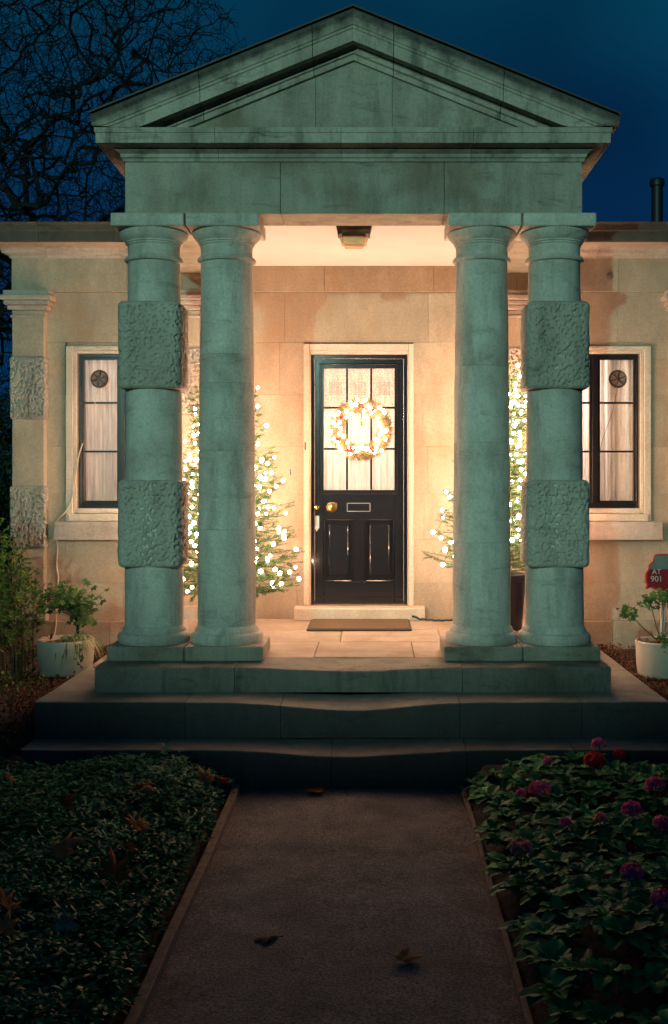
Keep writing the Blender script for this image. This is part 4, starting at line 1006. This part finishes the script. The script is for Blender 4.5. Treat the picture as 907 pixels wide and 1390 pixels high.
LV = [
 ((-.73, -3.40, -.50), (25, 30, 120), .080, 'fall', 'curled brown leaf at the top of the left edging board by the lowest step', .9),
 ((-.82, -3.52, -.47), (50, -20, 20), .075, 'fallpale', 'pale tan leaf standing on end beside the top of the left edging board', .7),
 ((-.18, -3.24, -.607), (-8, 0, 80), .085, 'fall', 'flat brown leaf on the path against the foot of the lowest step', .3),
 ((-1.07, -4.05, -.35), (30, 20, 200), .080, 'fall', 'russet leaf folded on the upper part of the left ground cover', .9),
 ((-1.00, -4.15, -.35), (25, -20, 60), .055, 'fallpale', 'small pink-tan leaf touching the russet folded leaf', .9),
 ((-.93, -4.74, -.35), (25, -15, 100), .080, 'fall', 'broad rust-brown leaf in the middle of the left ground cover', .4),
 ((-1.78, -3.97, -.34), (20, 10, 40), .05, 'fall', 'small rusty leaf at the far left of the ground cover', .5),
 ((-1.21, -5.08, -.34), (30, 25, 300), .090, 'fallpale', 'large light tan leaf lying on the left ground cover', .5),
 ((-.90, -5.38, -.34), (40, 10, 30), .092, 'fall', 'big two-lobed reddish brown leaf on the left ground cover', .5),
 ((-.93, -5.00, -.35), (40, -30, 210), .05, 'fallpale', 'small pale twisted leaf above the big reddish one', 1.0),
 ((-.95, -5.90, -.33), (70, 0, 190), .060, 'silver', 'silvery grey upturned leaf standing in the ground cover at the lower left', .4),
 ((-1.22, -5.70, -.34), (35, 20, 60), .070, 'fall', 'dark brown leaf at the lower left edge of the bed', .6),
 ((-1.15, -5.94, -.33), (60, 20, 20), .060, 'fallpale', 'upright tan leaf at the very lower left corner of the bed', .8),
 ((-.284, -5.30, -.618), (-5, 4, 60), .080, 'fallpale', 'crumpled pale leaf lying alone on the path', 1.0),
 ((.25, -5.50, -.618), (-4, -4, 250), .075, 'fallpale', 'crumpled dry leaf on the path nearest the camera', 1.0),
 ((1.07, -5.72, -.36), (30, 10, 110), .060, 'fall', 'rusty leaf caught between the primulas at the lower right', .6),
 ((.90, -5.94, -.37), (55, 10, 10), .060, 'fall', 'brown leaf standing in the primulas nearest the camera', .6),
 ((-1.37, -4.40, -.35), (60, 50, 10), .055, 'fall', 'narrow edge-on brown leaf in the left ground cover', .8),
]
for i, (loc, rot, s_, mt, lb, cu) in enumerate(LV): plane_leaf('fallen_leaf', loc, rot, s_*1.15, mt, lb, cu, i+1)
V, F = [], []
for k in range(900):
    sx = r.choice((-1, 1)); x = sx*(.655-abs(r.gauss(0, .05))); y = r.uniform(-6.8, YS-.02)
    if r.random() < .12: x = r.uniform(-.6, .6)
    if r.random() < .15: y = YS-.02-abs(r.gauss(0, .04)); x = r.uniform(-.65, .65)
    leaf_into(V, F, Vector((x, y, -.632)), Vector((r.uniform(-1, 1), r.uniform(-1, 1), .25)), Vector((0, 0, 1)), r.uniform(.006, .022), r.uniform(.004, .012), .3, 2)
tag(mk('path_debris', V, F, M['fall']), 'scatter of leaf crumbs and grit along both edges of the path', 'debris', kind='stuff')

# ================================================================ TREES BEHIND
def bare_tree(loc, cen, rad, npts, seed, label, trunk_h, tr):
    import numpy as np
    r = random.Random(seed); t_ = thing('bare_tree', label, 'tree', loc, 'bare trees behind the lodge')
    nodes = [Vector((0, 0, 0))]; par = [-1]
    for i in range(1, 13): nodes.append(Vector((.10*math.sin(i*.6), .08*math.sin(i*.9), trunk_h*i/12))); par.append(len(nodes)-2)
    P_ = np.zeros((60000, 3)); nP = len(nodes)
    for i, q in enumerate(nodes): P_[i] = q
    top = nodes[-1]; tg = []
    while len(tg) < npts:
        p = rv(r)
        if p.length > 1: continue
        if p.length < .5 and r.random() < .5: continue
        tg.append(Vector((cen[0]+p.x*rad[0], cen[1]+p.y*rad[1], cen[2]+p.z*rad[2])))
    tg.sort(key=lambda p: (p-top).length+r.uniform(-.5, .5))
    for p in tg:
        d2 = ((P_[8:nP]-np.array(p))**2).sum(1); j = int(d2.argmin())+8; a = nodes[j]; L = math.sqrt(d2[j-8])
        n = max(2, int(L/.14)); prev = j; pdir = (nodes[j]-nodes[par[j]]).normalized(); c = a+pdir*L*.45
        for i in range(1, n+1):
            t = i/n; q = a*(1-t)**2+c*2*t*(1-t)+p*t*t+rv(r)*.018+Vector((0, 0, -.10*L*math.sin(t*PI)))
            nodes.append(q); par.append(prev); prev = len(nodes)-1; P_[nP] = q; nP += 1
        # curling end twigs
        for m_ in range(3):
            q = p; dr = ((p-a).normalized()+rv(r)*.9).normalized(); pv = prev
            for i in range(4): dr = (dr+rv(r)*.32+Vector((0, 0, -.12))).normalized(); q = q+dr*r.uniform(.05, .10); nodes.append(q); par.append(pv); pv = len(nodes)-1; P_[nP] = q; nP += 1
    n = len(nodes); w = [0]*n; ch = [0]*n
    for i in range(n-1, 0, -1):
        if w[i] == 0: w[i] = 1
        w[par[i]] += w[i]
    def rad_(i): return .0030*w[i]**.385
    V, F, TV, TF = [], [], [], []
    for i in range(1, n):
        a, b_ = nodes[par[i]], nodes[i]
        if (a-b_).length < 1e-5: continue
        if i <= 12: tube_into(TV, TF, [a, b_], [max(tr*.7, tr*(1-.3*(i-1)/12)), tr*(1-.3*i/12)], 12)
        else: ra, rb = min(rad_(par[i]), tr*.5), min(rad_(i), tr*.5); tube_into(V, F, [a, b_], [ra, rb], 3 if ra < .02 else 6)
    for (nm, v, f) in (('trunk', TV, TF), ('crown', V, F)):
        me = bpy.data.meshes.new(nm); me.from_pydata([tuple(q) for q in v], [], f); link(nm, me, M['bark'], t_, True)
    print('tree faces', len(F))
bare_tree((-5.9, 6.6, -.3), (1.0, 0, 6.9), (3.3, 2.4, 3.7), 3600, 4, 'big bare tree with tangled curling twigs rising behind the left end of the lodge', 4.2, .24)
bare_tree((-7.4, 9.5, -.3), (.6, 0, 6.2), (3.6, 2.4, 4.2), 1100, 9, 'second bare tree farther back at the left edge, behind the big one', 3.6, .22)
# evergreen bush at the left corner
def bush(loc, rad, n, seed, label, mt='dark_leaf', s=.06):
    r = random.Random(seed); t_ = thing('evergreen_bush', label, 'bush', loc, 'evergreens at the left corner'); V, F = [], []; SV, SF = [], []
    cl = []
    for k in range(60):
        p = rv(r)
        while p.length > 1: p = rv(r)
        p = Vector((p.x*rad[0], p.y*rad[1], rad[2]*(1+p.z*.95))); cl.append(p); tube_into(SV, SF, [(0, 0, 0), (p.x*.3, p.y*.3, p.z*.55), p], [.03, .018, .006], 5)
    for k in range(n):
        c = r.choice(cl); d = rv(r).normalized(); p = c+d*abs(r.gauss(.12, .12))*1.2
        if p.z < 0.02: continue
        leaf_into(V, F, p, d+rv(r)*.7+Vector((0, 0, .2)), Vector((0, 0, 1)), r.uniform(.7, 1.2)*s, s*.5, .2, 2)
    mk('foliage', V, F, M[mt], t_); mk('stems', SV, SF, M['bark'], t_)
bush((-3.95, 1.6, -.3), (.62, .7, 1.35), 11000, 5, 'tall dark evergreen bush at the left edge just beyond the corner pilaster', 'dark_leaf', .055)
bush((-5.3, 3.6, -.3), (1.2, 1.0, 1.6), 9000, 8, 'wide dark evergreen farther back beyond the left corner of the lodge', 'dark_leaf', .08)
